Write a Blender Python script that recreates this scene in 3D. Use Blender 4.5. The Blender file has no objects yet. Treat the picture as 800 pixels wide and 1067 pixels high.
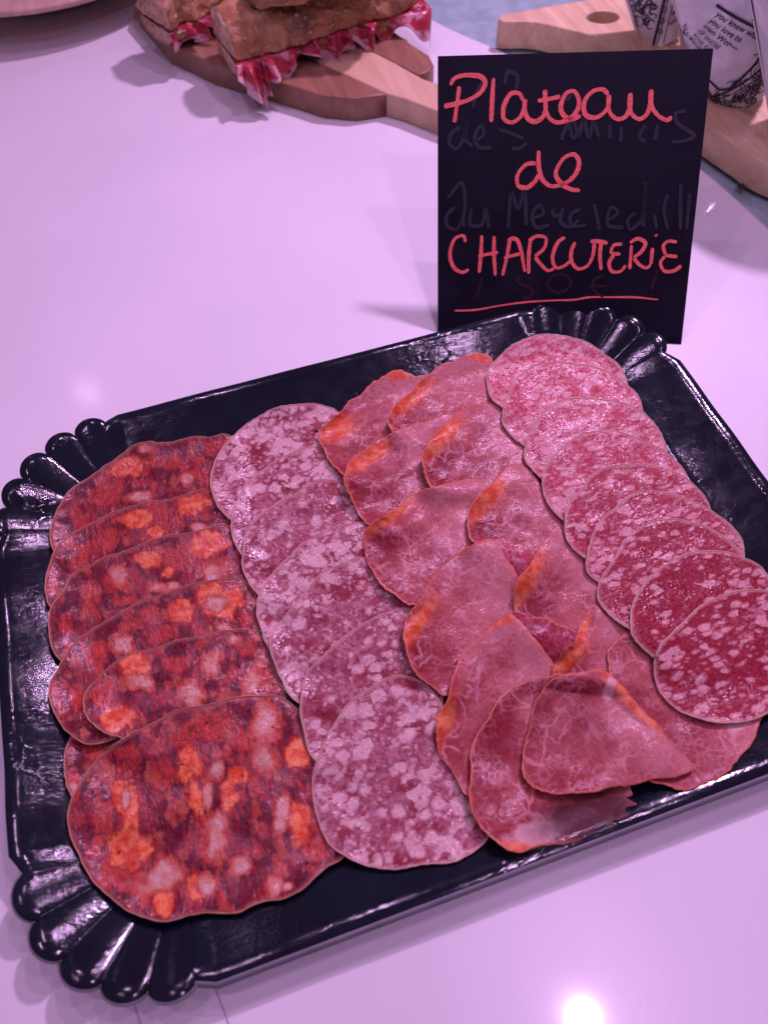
import bpy, math, random
import numpy as np
from mathutils import Vector, Matrix, noise as mn
random.seed(7); rng = np.random.RandomState(11)
S = bpy.context.scene
C = S.collection
PI = math.pi

# ------------------------------------------------------------------ camera
R = np.array([[0.9497, -0.31211, -0.02562], [0.28046, 0.81129, 0.51298], [-0.13932, -0.49437, 0.85802]])
CAM = np.array([-0.05574, -0.16387, 0.35772])
F = 752.0
cd = bpy.data.cameras.new('camera'); cam = bpy.data.objects.new('camera', cd); C.objects.link(cam)
M = Matrix([list(R.T[i]) + [CAM[i]] for i in range(3)] + [[0, 0, 0, 1]])
cam.matrix_world = M
cd.sensor_fit = 'HORIZONTAL'; cd.sensor_width = 36; cd.lens = F * 36 / 800
cd.clip_start = 0.01; cd.clip_end = 50
cd.dof.use_dof = True; cd.dof.focus_distance = 0.43; cd.dof.aperture_fstop = 11
S.camera = cam

def gp(u, v, z=0.0):
    """table point (world metres) that was measured at photo position u, v and height z"""
    u = np.asarray(u, float); v = np.asarray(v, float); z = np.asarray(z, float)
    q = np.stack([(u - 400) / F, (533.5 - v) / F, -np.ones_like(u)], -1)
    d = q @ R
    s = (z - CAM[2]) / d[..., 2]
    return CAM + d * s[..., None]

# ------------------------------------------------------------------ mesh helpers
def tag(o, label=None, cat=None, group=None, kind=None):
    if label: o['label'] = label
    if cat: o['category'] = cat
    if group: o['group'] = group
    if kind: o['kind'] = kind
    return o

def mesh(name, verts, faces, mats, parent=None, smooth=True, attrs=None, mi=None):
    me = bpy.data.meshes.new(name)
    me.from_pydata([tuple(map(float, v)) for v in verts], [], [tuple(map(int, f)) for f in faces])
    if not isinstance(mats, (list, tuple)): mats = [mats]
    for m in mats: me.materials.append(m)
    if mi is not None: me.polygons.foreach_set('material_index', np.asarray(mi, dtype=np.int32))
    if smooth: me.polygons.foreach_set('use_smooth', [True] * len(me.polygons))
    if attrs:
        for k, a in attrs.items():
            a = np.asarray(a, float)
            if a.ndim == 2:
                at = me.attributes.new(k, 'FLOAT_VECTOR', 'POINT'); at.data.foreach_set('vector', a.astype(np.float32).ravel())
            else:
                at = me.attributes.new(k, 'FLOAT', 'POINT'); at.data.foreach_set('value', a.astype(np.float32))
    me.update()
    o = bpy.data.objects.new(name, me); C.objects.link(o)
    if parent: o.parent = parent
    return o

def empty(name, loc=(0, 0, 0)):
    o = bpy.data.objects.new(name, None); C.objects.link(o); o.location = loc
    o.empty_display_size = 0.02
    return o

def adopt(o, parent):
    """parent o (built in world coordinates) keeping it in place"""
    o.parent = parent
    o.matrix_parent_inverse = Matrix.Translation(-Vector(parent.location))
    return o

def spline(P, n, closed=True):
    P = np.asarray(P, float); m = len(P)
    out = []
    segs = m if closed else m - 1
    d = [np.linalg.norm(P[(i + 1) % m] - P[i]) for i in range(segs)]
    tot = sum(d); cum = np.concatenate([[0], np.cumsum(d)])
    ts = np.linspace(0, tot, n, endpoint=not closed)
    for t in ts:
        i = min(int(np.searchsorted(cum, t, side='right') - 1), segs - 1)
        u = (t - cum[i]) / max(d[i], 1e-9)
        if closed: p0, p1, p2, p3 = P[(i - 1) % m], P[i], P[(i + 1) % m], P[(i + 2) % m]
        else: p0, p1, p2, p3 = P[max(i - 1, 0)], P[i], P[i + 1], P[min(i + 2, m - 1)]
        # centripetal-ish tangents
        def tn(a, b, c):
            l1, l2 = np.linalg.norm(b - a), np.linalg.norm(c - b)
            if l1 + l2 < 1e-9: return b * 0
            return ((b - a) / max(l1, 1e-9) * l2 + (c - b) / max(l2, 1e-9) * l1) / (l1 + l2)
        L = d[i]
        m1 = tn(p0, p1, p2) * L; m2 = tn(p1, p2, p3) * L
        if not closed and i == 0: m1 = (p2 - p1)
        if not closed and i == segs - 1: m2 = (p2 - p1)
        h = u
        out.append((2*h**3-3*h**2+1)*p1 + (h**3-2*h**2+h)*m1 + (-2*h**3+3*h**2)*p2 + (h**3-h**2)*m2)
    return np.array(out)

def noise1(n, k, seed):
    """smooth periodic noise of n samples with k lobes"""
    r = np.random.RandomState(seed); x = np.linspace(0, 2 * PI, n, endpoint=False); y = np.zeros(n)
    for f in range(1, k + 1):
        y += r.randn() * np.sin(f * x + r.rand() * 6.28) / math.sqrt(k)
    return y

# ------------------------------------------------------------------ node helper
class NT:
    def __init__(s, name):
        s.m = bpy.data.materials.new(name); s.m.use_nodes = True
        s.nt = s.m.node_tree; s.nt.nodes.clear()
        s.out = s.nt.nodes.new('ShaderNodeOutputMaterial')
    def n(s, t, ins=None, out=0, **props):
        nd = s.nt.nodes.new('ShaderNode' + t)
        for k, v in props.items(): setattr(nd, k, v)
        for k, v in (ins or {}).items():
            sock = nd.inputs[k]
            if isinstance(v, bpy.types.NodeSocket): s.nt.links.new(v, sock)
            else: sock.default_value = v
        return nd.outputs[out]
    def attr(s, name, vec=False): return s.n('Attribute', out='Vector' if vec else 'Fac', attribute_name=name)
    def math(s, op, a, b=0.0, clamp=False): return s.n('Math', {0: a, 1: b}, operation=op, use_clamp=clamp)
    def mix(s, f, a, b, mode='MIX'):
        def c(x): return (*x, 1) if isinstance(x, tuple) and len(x) == 3 else x
        return s.n('Mix', {0: f, 6: c(a), 7: c(b)}, out=2, data_type='RGBA', blend_type=mode)
    def ramp(s, v, lo, hi, a=0.0, b=1.0):
        return s.n('MapRange', {0: v, 1: lo, 2: hi, 3: a, 4: b}, interpolation_type='SMOOTHSTEP')
    def noise(s, vec, scale, detail=3, rough=.5, dist=0, out=0):
        return s.n('TexNoise', {'Vector': vec, 'Scale': scale, 'Detail': detail, 'Roughness': rough, 'Distortion': dist}, out=out)
    def vor(s, vec, scale, feature='F1', out=0, rand=1.0):
        return s.n('TexVoronoi', {'Vector': vec, 'Scale': scale, 'Randomness': rand}, out=out, feature=feature)
    def vmath(s, op, a, b): return s.n('VectorMath', {0: a, 1: b}, operation=op)
    def bump(s, h, strength, dist): return s.n('Bump', {'Height': h, 'Strength': strength, 'Distance': dist})
    def bsdf(s, color, rough=.5, normal=None, **kw):
        ins = {'Base Color': (*color, 1) if isinstance(color, tuple) else color, 'Roughness': rough}
        if normal is not None: ins['Normal'] = normal
        for k, v in kw.items(): ins[k.replace('_', ' ')] = v
        return s.n('BsdfPrincipled', ins)
    def done(s, sh):
        s.nt.links.new(sh, s.out.inputs['Surface']); return s.m

def warp(m, vec, scale, amt):
    nz = m.noise(vec, scale, 2, .5, out=1)
    c = m.vmath('SUBTRACT', nz, (0.5, 0.5, 0.5))
    c = m.n('VectorMath', {0: c, 3: amt}, operation='SCALE')
    return m.vmath('ADD', vec, c)

# ---- meat materials; 'lp' is in millimetres on the slice
def meat_finish(m, col, bh, rough_lo=.22, rough_hi=.5, alpha=None, spec=.2, sss=.12, grit=1.0, coat=.6, blob=1.0, lines=.10):
    lp = m.attr('lp', True)
    fine = m.noise(lp, 1.1, 3, .7)
    mid = m.noise(lp, .42, 3, .6)
    low = m.noise(lp, .11, 2, .5)
    h = m.math('ADD', m.math('MULTIPLY', fine, .22 * grit), m.math('MULTIPLY', mid, .95 * grit))
    h = m.math('ADD', m.math('ADD', h, m.math('MULTIPLY', low, 1.6)), m.math('MULTIPLY', bh, .5))
    nrm = m.bump(h, 1.0, .0008)
    wet = m.ramp(m.noise(lp, .085, 3, .6), .40, .60)
    rg = m.math('MULTIPLY_ADD', wet, rough_lo - rough_hi); rg.node.inputs[2].default_value = rough_hi
    sh = m.bsdf(col, rg, nrm, Specular_IOR_Level=spec)
    sh.node.inputs['Coat Roughness'].default_value = .15
    ch = m.math('ADD', m.math('MULTIPLY', m.noise(lp, .55, 1, .5), blob), m.math('MULTIPLY', bh, lines))
    ch = m.math('ADD', ch, m.math('MULTIPLY', low, 1.2))
    cn = m.n('Bump', {'Height': ch, 'Strength': 1.0, 'Distance': .00055})
    m.nt.links.new(cn, sh.node.inputs['Coat Normal'])
    m.nt.links.new(m.math('MULTIPLY', wet, coat), sh.node.inputs['Coat Weight'])
    bs = sh.node
    bs.inputs['Subsurface Weight'].default_value = sss
    bs.inputs['Subsurface Radius'].default_value = (1, .35, .25)
    bs.inputs['Subsurface Scale'].default_value = .002
    if alpha is not None: m.nt.links.new(alpha, bs.inputs['Alpha'])
    return m.done(sh)

def mat_chorizo():
    m = NT('chorizo_meat'); lp = m.attr('lp', True)
    w = warp(m, lp, .12, 5)
    st = m.n('Mapping', {'Vector': w, 'Rotation': (0, 0, .33), 'Scale': (1.0, .14, 1)})
    streak = m.noise(st, .6, 5, .7)
    big = m.noise(lp, .085, 3, .55)
    base = m.mix(m.ramp(streak, .40, .60), (.080, .005, .020), (.22, .006, .018))
    base = m.mix(m.ramp(big, .45, .58), base, m.mix(m.ramp(streak, .42, .58), (.15, .008, .022), (.44, .020, .026)))
    pk = m.ramp(m.noise(st, 1.1, 5, .75), .55, .66)
    base = m.mix(m.math('MULTIPLY', pk, .5), base, (.36, .07, .08))
    wc_ = m.n('Mapping', {'Vector': warp(m, lp, .30, 5.0), 'Rotation': (0, 0, .33), 'Scale': (1, .55, 1)})
    v = m.vor(wc_, .19); rnd = m.n('SeparateColor', {0: m.vor(wc_, .19, out=1)}, out=0)
    crumb = m.ramp(m.math('SUBTRACT', m.math('MULTIPLY', rnd, .74), v), -.04, .18)
    ccol = m.mix(m.ramp(m.noise(lp, .09, 1), .45, .55), (.58, .060, .032), (.62, .14, .075))
    base = m.mix(m.math('MULTIPLY', crumb, .6), base, ccol)
    nz = m.math('ADD', m.math('MULTIPLY', m.math('SUBTRACT', m.noise(lp, .13, 3, .55), .5), 1.7), m.math('MULTIPLY', m.math('SUBTRACT', m.noise(st, .8, 3, .6), .5), .9))
    def fld(nm, lo, hi, q=nz): return m.ramp(m.math('ADD', m.attr(nm), q), lo, hi)
    fibre = m.noise(st, 1.3, 4, .7)
    soft = m.noise(lp, .25, 3, .5)
    oc = m.mix(m.ramp(soft, .38, .62), (.66, .070, .022), (.84, .23, .085))
    rc = m.mix(m.ramp(fibre, .35, .65), (.34, .012, .020), (.68, .090, .048))
    wc = m.mix(m.ramp(soft, .35, .65), (.62, .26, .17), (.68, .44, .37))
    base = m.mix(m.math('MULTIPLY', fld('fr', -.15, .40), .85), base, rc)
    base = m.mix(m.ramp(m.noise(st, .85, 4, .75), .53, .60, 0, .7), base, (.095, .006, .022))
    base = m.mix(m.math('MULTIPLY', fld('fo', -.40, -.08), .8), base, (.34, .016, .02))
    base = m.mix(fld('fo', -.12, .22), base, oc)
    base = m.mix(fld('fw', -.30, .0), base, (.50, .075, .045))
    base = m.mix(m.math('MULTIPLY', fld('fw', -.05, .50), .85), base, wc)
    hol = m.vor(warp(m, lp, .5, 2), .16); hr = m.n('SeparateColor', {0: m.vor(warp(m, lp, .5, 2), .16, out=1)}, out=2)
    hm = m.math('MULTIPLY', m.ramp(hol, .06, .12, 1, 0), m.math('GREATER_THAN', hr, .72))
    base = m.mix(hm, base, (.05, .004, .01))
    base = m.mix(m.attr('pale'), base, m.mix(1.0, base, (.78, .72, .76), 'MULTIPLY'))
    ed = m.attr('edge')
    rim = m.ramp(m.math('ADD', ed, m.math('MULTIPLY', m.noise(lp, .4, 2), 1.6)), 1.0, 3.0, 1, 0)
    base = m.mix(m.math('MULTIPLY', rim, .6), base, (.36, .12, .09))
    bh = m.math('ADD', m.math('MULTIPLY', streak, 1.6), m.math('MULTIPLY', hm, -1.2))
    return meat_finish(m, base, bh, .12, .30, sss=.05, coat=1.0, lines=.35)

def mat_salami(name, dense):
    m = NT(name); lp = m.attr('lp', True)
    ang = .9 if dense else 1.03
    sc = (.8, 1.0, 1) if dense else (.55, 1.15, 1)
    w0 = warp(m, lp, .2, 4.5 if dense else 2.5)
    w0 = warp(m, w0, .7, 1.3 if dense else .35)
    w = m.n('Mapping', {'Vector': w0, 'Rotation': (0, 0, ang), 'Scale': sc})
    s1, s2 = (.18, .40) if dense else (.27, .52)
    d1 = m.vor(w, s1); r1 = m.n('SeparateColor', {0: m.vor(w, s1, out=1)}, out=0)
    d2 = m.vor(w, s2); r2 = m.n('SeparateColor', {0: m.vor(w, s2, out=1)}, out=1)
    dens = m.math('ADD', m.ramp(m.noise(lp, .06, 2), .35, .65, -.18, .18), m.math('MULTIPLY', m.math('SUBTRACT', m.attr('vary'), .5), .22))
    k1, k2 = (.80, .70) if dense else (.80, .60)
    f1 = m.ramp(m.math('SUBTRACT', m.math('ADD', m.math('MULTIPLY', r1, k1), dens), d1), -.08, .30)
    f2 = m.ramp(m.math('SUBTRACT', m.math('ADD', m.math('MULTIPLY', r2, k2), dens), d2), -.08, .30)
    fib = m.noise(w0, .8, 4, .65)
    mott = m.ramp(m.noise(w0, .36, 4, .65), .42, .62)
    tone = m.noise(lp, .07, 2)
    if dense:
        lean = m.mix(m.ramp(fib, .3, .7), (.21, .014, .036), (.40, .085, .12))
        lean = m.mix(m.math('MULTIPLY', mott, .6), lean, (.50, .22, .26))
        lean = m.mix(m.ramp(tone, .48, .66), lean, (.24, .015, .035))
        fat = m.mix(m.ramp(fib, .35, .65), (.58, .31, .31), (.74, .51, .49))
    else:
        lean = m.mix(m.ramp(fib, .3, .72), (.20, .003, .016), (.36, .024, .050))
        pale = m.attr('pale')
        lean = m.mix(m.math('MULTIPLY', pale, m.ramp(fib, .3, .6, .5, 1)), lean, m.mix(mott, (.48, .055, .08), (.66, .24, .28)))
        fat = m.mix(m.ramp(fib, .35, .65), (.56, .20, .22), (.72, .43, .43))
    base = m.mix(m.math('MULTIPLY', f2, .7 if dense else .5), lean, fat)
    base = m.mix(m.math('MULTIPLY', f1, .95), base, fat)
    ed = m.attr('edge')
    rim = m.ramp(m.math('ADD', ed, m.math('MULTIPLY', m.noise(lp, .5, 2), 1.4)), .9, 2.6, 1, 0)
    base = m.mix(m.math('MULTIPLY', rim, .7), base, (.52, .26, .24))
    pv = m.vor(lp, .045); pr = m.n('SeparateColor', {0: m.vor(lp, .045, out=1)}, out=2)
    pep = m.math('MULTIPLY', m.ramp(pv, .035, .045, 1, 0), m.math('GREATER_THAN', pr, .72))
    base = m.mix(pep, base, (.03, .015, .015))
    bh = m.math('ADD', m.math('MULTIPLY', f1, .25), m.math('MULTIPLY', fib, 1.3))
    return meat_finish(m, base, bh, .15, .34, sss=.1, coat=.8 if dense else .5)

def mat_loin(name, dark=False):
    m = NT(name); lp = m.attr('lp', True)
    w = warp(m, lp, .08, 12); w = warp(m, w, .25, 1.6)
    e1 = m.vor(w, .105, 'DISTANCE_TO_EDGE'); e2 = m.vor(w, .26, 'DISTANCE_TO_EDGE')
    zone = m.ramp(m.noise(lp, .055, 2), .48, .64)
    v1 = m.math('MULTIPLY', m.ramp(m.math('ADD', e1, m.math('MULTIPLY', m.noise(lp, .3, 3), .05)), .050, .115, 1, 0), zone)
    v2 = m.math('MULTIPLY', m.ramp(e2, .0, .22, .32, 0), m.ramp(m.noise(lp, .10, 3), .42, .60))
    mpn = m.n('Mapping', {'Vector': lp, 'Rotation': (0, 0, -.05), 'Scale': (2.2, .30, 1)})
    grain = m.noise(mpn, .8, 3, .6)
    tone = m.noise(lp, .045, 3)
    silk = m.noise(lp, .5, 4, .7)
    if dark:
        lean = m.mix(m.ramp(tone, .4, .6), (.22, .004, .02), (.32, .012, .035))
        vc = (.56, .20, .26)
    else:
        lean = m.mix(m.ramp(tone, .38, .62), (.25, .022, .032), (.40, .085, .082))
        lean = m.mix(m.ramp(silk, .4, .7, 0, .4), lean, (.48, .17, .165))
        vc = (.62, .27, .29)
    lean = m.mix(m.ramp(grain, .4, .7, 0, .3), lean, (.50, .155, .165) if not dark else (.4, .05, .09))
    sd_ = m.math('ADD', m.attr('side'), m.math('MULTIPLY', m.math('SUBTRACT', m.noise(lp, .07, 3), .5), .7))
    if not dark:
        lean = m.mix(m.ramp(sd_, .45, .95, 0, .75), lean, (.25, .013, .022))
        lean = m.mix(m.ramp(sd_, .12, .50, .6, 0), lean, (.54, .21, .215))  # paler towards the right: a sheen mixed into the lean colour
    deep = m.attr('fr')
    lean = m.mix(m.ramp(m.math('ADD', deep, m.math('MULTIPLY', m.math('SUBTRACT', m.noise(lp, .12, 3), .5), .9)), -.5, .5, 0, .85), lean, (.21, .007, .018))
    base = m.mix(v2, lean, vc); base = m.mix(m.math('MULTIPLY', v1, .6 if not dark else .8), base, vc)
    nz = m.math('MULTIPLY', m.math('SUBTRACT', m.noise(lp, .16, 4, .6), .5), 1.1)
    of = m.ramp(m.math('ADD', m.attr('fo'), nz), -.70, .50)
    oc = m.mix(m.ramp(m.noise(lp, .2, 3), .4, .62), (.60, .085, .035), (.74, .22, .10))
    base = m.mix(of, base, oc)
    pf = m.ramp(m.math('ADD', m.attr('fw'), nz), -.1, .4)
    base = m.mix(m.math('MULTIPLY', pf, .8), base, (.66, .40, .40))
    ed = m.attr('edge')
    rim = m.ramp(m.math('ADD', ed, m.math('ADD', m.math('MULTIPLY', m.noise(lp, .2, 3), 3.5), m.math('MULTIPLY', m.noise(lp, .045, 2), 6.0))), 3.4, 6.2, .8, 0)
    base = m.mix(rim, base, (.62, .11, .055))
    base = m.mix(m.ramp(m.math('ADD', ed, m.math('MULTIPLY', m.noise(lp, .6, 2), .9)), .7, 1.5, .85, 0), base, (.60, .17, .10))
    bh = m.math('ADD', m.math('MULTIPLY', grain, 1.0), m.math('MULTIPLY', v1, .2))
    al = m.ramp(m.math('ADD', m.attr('thin'), m.math('MULTIPLY', nz, .25)), .02, .60, 1, .14)
    return meat_finish(m, base, bh, .2, .36, alpha=al, sss=.1, grit=.6, coat=.4, blob=.35, lines=.45)

def mat_simple(name, col, rough=.5, bump=None, **kw):
    m = NT(name)
    co = m.n('TexCoord', out='Object')
    c = m.mix(m.ramp(m.noise(co, 60, 3), .3, .7), tuple(x * .85 for x in col), tuple(min(1, x * 1.1) for x in col))
    nrm = m.bump(m.noise(co, bump[0], 4, .6), bump[1], bump[2]) if bump else None
    return m.done(m.bsdf(c, rough, nrm, **kw))

M_CHO = mat_chorizo()
M_SAL = mat_salami('coarse_salami_meat', True)
M_SAU = mat_salami('dry_sausage_meat', False)
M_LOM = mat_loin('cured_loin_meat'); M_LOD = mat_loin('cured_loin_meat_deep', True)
M_CAS = mat_simple('casing_skin', (.62, .38, .32), .4, (900, .6, .0003))
M_CAC = mat_simple('chorizo_casing_skin', (.50, .22, .15), .4, (900, .6, .0003))

def mat_tray():
    m = NT('glossy_black_card')
    co = m.n('TexCoord', out='Object')
    st = m.n('Mapping', {'Vector': co, 'Rotation': (0, 0, .1), 'Scale': (.35, 1, 1)})
    h1 = m.noise(st, 330, 4, .65)
    h2 = m.noise(co, 45, 3, .5)
    wr = m.vor(warp(m, co, 40, .012), 95, 'DISTANCE_TO_EDGE')
    wrm = m.math('MULTIPLY', m.ramp(wr, 0, .10, 1, 0), m.ramp(m.noise(co, 22, 2), .55, .75))
    h = m.math('ADD', m.math('MULTIPLY', h1, .2), m.math('MULTIPLY', h2, .3))
    h = m.math('ADD', h, m.math('MULTIPLY', wrm, .18))
    nrm = m.bump(h, .8, .0011)
    col = m.mix(m.ramp(m.noise(co, 30, 3), .35, .65), (.002, .004, .010), (.004, .009, .017))
    rg = m.ramp(m.noise(co, 90, 3), .35, .65, .09, .15)
    return m.done(m.bsdf(col, rg, nrm, Specular_IOR_Level=.6))
M_TRAY = mat_tray()
M_CARD = mat_simple('raw_card_edge', (.34, .31, .36), .5)

# ------------------------------------------------------------------ counter (setting)
def mat_counter():
    m = NT('white_counter')
    co = m.n('TexCoord', out='Object')
    c = m.mix(m.ramp(m.noise(co, 5, 3), .3, .7), (.74, .74, .75), (.80, .79, .80))
    sm = m.noise(m.n('Mapping', {'Vector': co, 'Rotation': (0, 0, .6), 'Scale': (1, .25, 1)}), 9, 4, .6)
    rg = m.ramp(sm, .35, .65, .22, .34)
    scr = m.n('Mapping', {'Vector': warp(m, co, 6, .01), 'Rotation': (0, 0, .45), 'Scale': (1, .06, 1)})
    sv = m.vor(scr, 60, 'DISTANCE_TO_EDGE')
    scm = m.math('MULTIPLY', m.ramp(sv, 0, .012, 1, 0), m.ramp(m.noise(co, 14, 3), .56, .66))
    nrm = m.bump(m.math('ADD', m.math('MULTIPLY', scm, .35), m.noise(co, 500, 2)), .12, .0004)
    return m.done(m.bsdf(c, rg, nrm, Coat_Weight=.6, Coat_Roughness=.09))
M_CNT = mat_counter()
M_TEAL = mat_simple('frosted_glass_top', (.32, .46, .46), .32, (8, .2, .001))

edge_px = [(300, -70), (380, -28), (440, 12), (485, 34), (518, 48), (620, 105), (735, 175), (800, 232), (900, 330), (1000, 470)]
E0 = spline(np.array([gp(u, v)[:2] for u, v in edge_px]), 60, False)
# white slab: left/front of the curve, a rounded edge that drops to the glass
far0 = E0[0] + (E0[0] - E0[3]) / np.linalg.norm(E0[0] - E0[3]) * 1.2
far1 = E0[-1] + (E0[-1] - E0[-4]) / np.linalg.norm(E0[-1] - E0[-4]) * 1.2
EE = np.vstack([far0, E0, far1])
nrmE = []
for i in range(len(EE)):
    a = EE[max(i - 1, 0)]; b = EE[min(i + 1, len(EE) - 1)]; t = (b - a) / np.linalg.norm(b - a)
    nrmE.append(np.array([-t[1], t[0]]))      # points to the far side
nrmE = np.array(nrmE)
vs, fs = [], []
rr = .006
n = len(EE)
prof = [(-1.6, 0)] + [(-.4, 0), (-.05, 0)] + [(-rr + rr * math.sin(a), -rr + rr * math.cos(a)) for a in np.linspace(0, PI / 2, 8)] + [(0, -.03)]
inner = np.array([-.3, -.9])
for k, (off, z) in enumerate(prof):
    for i in range(n):
        if k == 0: p = EE[i] * .0 + inner + (EE[i] - EE.mean(0)) * .9 + np.array([-.3, -.7])
        elif k == 1: p = EE[i] * .45 + inner * .55 + (EE[i] - EE.mean(0)) * .4
        else: p = EE[i] + nrmE[i] * off
        vs.append((p[0], p[1], z))
for k in range(len(prof) - 1):
    for i in range(n - 1):
        fs.append((k * n + i, k * n + i + 1, (k + 1) * n + i + 1, (k + 1) * n + i))
cnt = mesh('counter', vs, fs, M_CNT); tag(cnt, kind='structure')
v = [(-3, -3, -.0035), (3, -3, -.0035), (3, 4, -.0035), (-3, 4, -.0035)]
tag(mesh('glass_counter', v, [(0, 1, 2, 3)], M_TEAL, smooth=False), kind='structure')

# two fine darker lines that run out from under the tray
M_LINE = mat_simple('counter_line', (.42, .40, .44), .5)
vs, fs = [], []
for (a, b) in (((132, 1020), (150, 1080)), ((215, 1005), (243, 1080))):
    A = gp(*a); B = gp(*b); t = (B - A) / np.linalg.norm(B - A); A = A - t * .02; B = B + t * .3
    q = np.array([-t[1], t[0], 0]) * .00035
    k = len(vs)
    for p in (A - q, A + q, B + q, B - q): vs.append((p[0], p[1], .0003))
    fs.append((k, k + 1, k + 2, k + 3))
tag(mesh('counter_line', vs, fs, M_LINE, smooth=False), kind='structure')

# ------------------------------------------------------------------ tray
CX, CY = .1400, .0880          # corner centres
RI = .034                       # crease radius
OX, OY = .2100, .1530
ZF = .0018
_u = np.linspace(0, 1, 401)
_sl = np.where(_u < .80, np.clip(_u / .13, 0, 1), 1 - (_u - .80) / .20 * 1.5)
_z = np.cumsum(_sl); _z = _z / _z.max() * .0125
def tprof(u): return ZF + np.interp(np.clip(u, 0, 1), _u, _z)
def crease_sdf(x, y):
    qx = np.abs(x) - CX; qy = np.abs(y) - CY
    return np.hypot(np.maximum(qx, 0), np.maximum(qy, 0)) + np.minimum(np.maximum(qx, qy), 0) - RI
def tray_z(x, y):
    d = crease_sdf(x, y)
    return np.where(d > 0, tprof(d / .034), ZF)

us = np.concatenate([np.linspace(0, .9, 22), np.linspace(.92, 1, 7)])
TH = .0011
def strip(name, Pin, Pout, dz, parent, lipw=.0006):
    """a rim piece between crease points Pin and outer points Pout; dz(u) lifts per column"""
    nc, nr = len(Pin), len(us)
    V, Fc, MI = [], [], []
    for side in (0, 1):
        for j, u in enumerate(us):
            for i in range(nc):
                p = Pin[i] + (Pout[i] - Pin[i]) * u
                z = float(tprof(u)) + dz[i] * (u ** .8) * (1 - .15 * u)
                V.append((p[0], p[1], z - side * TH))
    o = nc * nr
    for j in range(nr - 1):
        for i in range(nc - 1):
            a = j * nc + i
            Fc.append((a, a + nc, a + nc + 1, a + 1)); MI.append(0)
            Fc.append((o + a, o + a + 1, o + a + nc + 1, o + a + nc)); MI.append(1)
    j = (nr - 1) * nc
    k0 = len(V)                                   # pale raw card lip that shows past the black print
    for i in range(nc):
        d_ = Pout[i] - Pin[i]; d_ = d_ / np.linalg.norm(d_); q = V[j + i]
        V.append((q[0] + d_[0] * lipw, q[1] + d_[1] * lipw, q[2] - .0012))
    for i in range(nc - 1):
        Fc.append((j + i, k0 + i, k0 + i + 1, j + i + 1)); MI.append(1)
        Fc.append((k0 + i, o + j + i, o + j + i + 1, k0 + i + 1)); MI.append(1)
    return mesh(name, V, Fc, [M_TRAY, M_CARD], parent, mi=MI)

tray = empty('serving_tray', (0, 0, 0))
tag(tray, 'glossy black cardboard serving tray with scalloped corners, holding all the sliced meats', 'tray')
# floor
V, Fc = [], []
ring = []
for (sx, sy, a0) in ((1, 1, 0), (-1, 1, 90), (-1, -1, 180), (1, -1, 270)):
    for k in range(13):
        a = math.radians(a0 + k * 7.5)
        ring.append((sx * CX + RI * math.cos(a), sy * CY + RI * math.sin(a)))
m_ = len(ring)
for z in (ZF, 0.0004):
    V += [(x, y, z) for x, y in ring] + [(0, 0, z)]
for i in range(m_):
    j = (i + 1) % m_
    Fc.append((i, j, m_)); Fc.append((m_ + 1 + j, m_ + 1 + i, 2 * m_ + 1))
mesh('tray_base', V, Fc, [M_TRAY], tray)
# straight panels with chamfered ends, outer corners as measured
NX, NY = (.1345, .1500), (.2046, .0880)
def panel(ax, s):
    if ax == 'x':    # along x at y = s*OY
        xs = np.concatenate([np.linspace(-.1400, -.1320, 5), np.linspace(-.130, .1300, 60), np.linspace(.1320, .1400, 5)])
        out = [(x, s * (OY - .0030 * max(0, abs(x) - .132) / .008)) for x in xs]
        pin = [(x, s * (CY + RI)) for x in xs]
    else:
        ys = np.concatenate([np.linspace(-.0880, -.0790, 5), np.linspace(-.077, .077, 50), np.linspace(.0790, .0880, 5)])
        out = [(s * (OX - .0055 * max(0, abs(y) - .079) / .009), y) for y in ys]
        pin = [(s * (CX + RI), y) for y in ys]
    if (ax == 'x') == (s > 0): out, pin = out[::-1], pin[::-1]
    nn = len(out); dz = .0005 * noise1(nn, 5, 3 + int(s) + (ax == 'x') * 7)
    dz[0] = dz[-1] = 0
    strip('side_panel', np.array(pin), np.array(out), dz, tray, .0024 if (ax == 'x' and s < 0) else .0004)
for ax in 'xy':
    for s in (1, -1): panel(ax, s)
for sx, sy in ((1, 1), (-1, 1), (-1, -1), (1, -1)):
    nn = 151; pin, out, dz = [], [], []
    for k in range(nn):
        f = k / (nn - 1); a = f * PI / 2
        lob = abs(math.sin(5 * PI * f))
        r0x, r0y = .0645, .0620
        bul = .0045 * (lob ** .55)
        r = 1 / math.sqrt((math.cos(a) / r0x) ** 2 + (math.sin(a) / r0y) ** 2) + bul
        pin.append((sx * (CX + RI * math.cos(a)), sy * (CY + RI * math.sin(a))))
        out.append((sx * (CX + r * math.cos(a)), sy * (CY + r * math.sin(a))))
        dz.append(.0050 * (lob ** .55) - .0020)
    dz[0] = dz[-1] = 0
    if sx * sy < 0: pin, out, dz = pin[::-1], out[::-1], dz[::-1]
    strip('fluted_corner', np.array(pin), np.array(out), np.array(dz), tray, .0012 if sy < 0 else .0004)

# ------------------------------------------------------------------ slices: draped one on another
GX0, GY0, GS = -.24, -.19, .0006
GW, GH = int(.50 / GS), int(.38 / GS)
gx = GX0 + np.arange(GW) * GS; gy = GY0 + np.arange(GH) * GS
GXX, GYY = np.meshgrid(gx, gy)
HM = tray_z(GXX, GYY)
HM[crease_sdf(GXX, GYY) > .040] = .004

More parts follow.
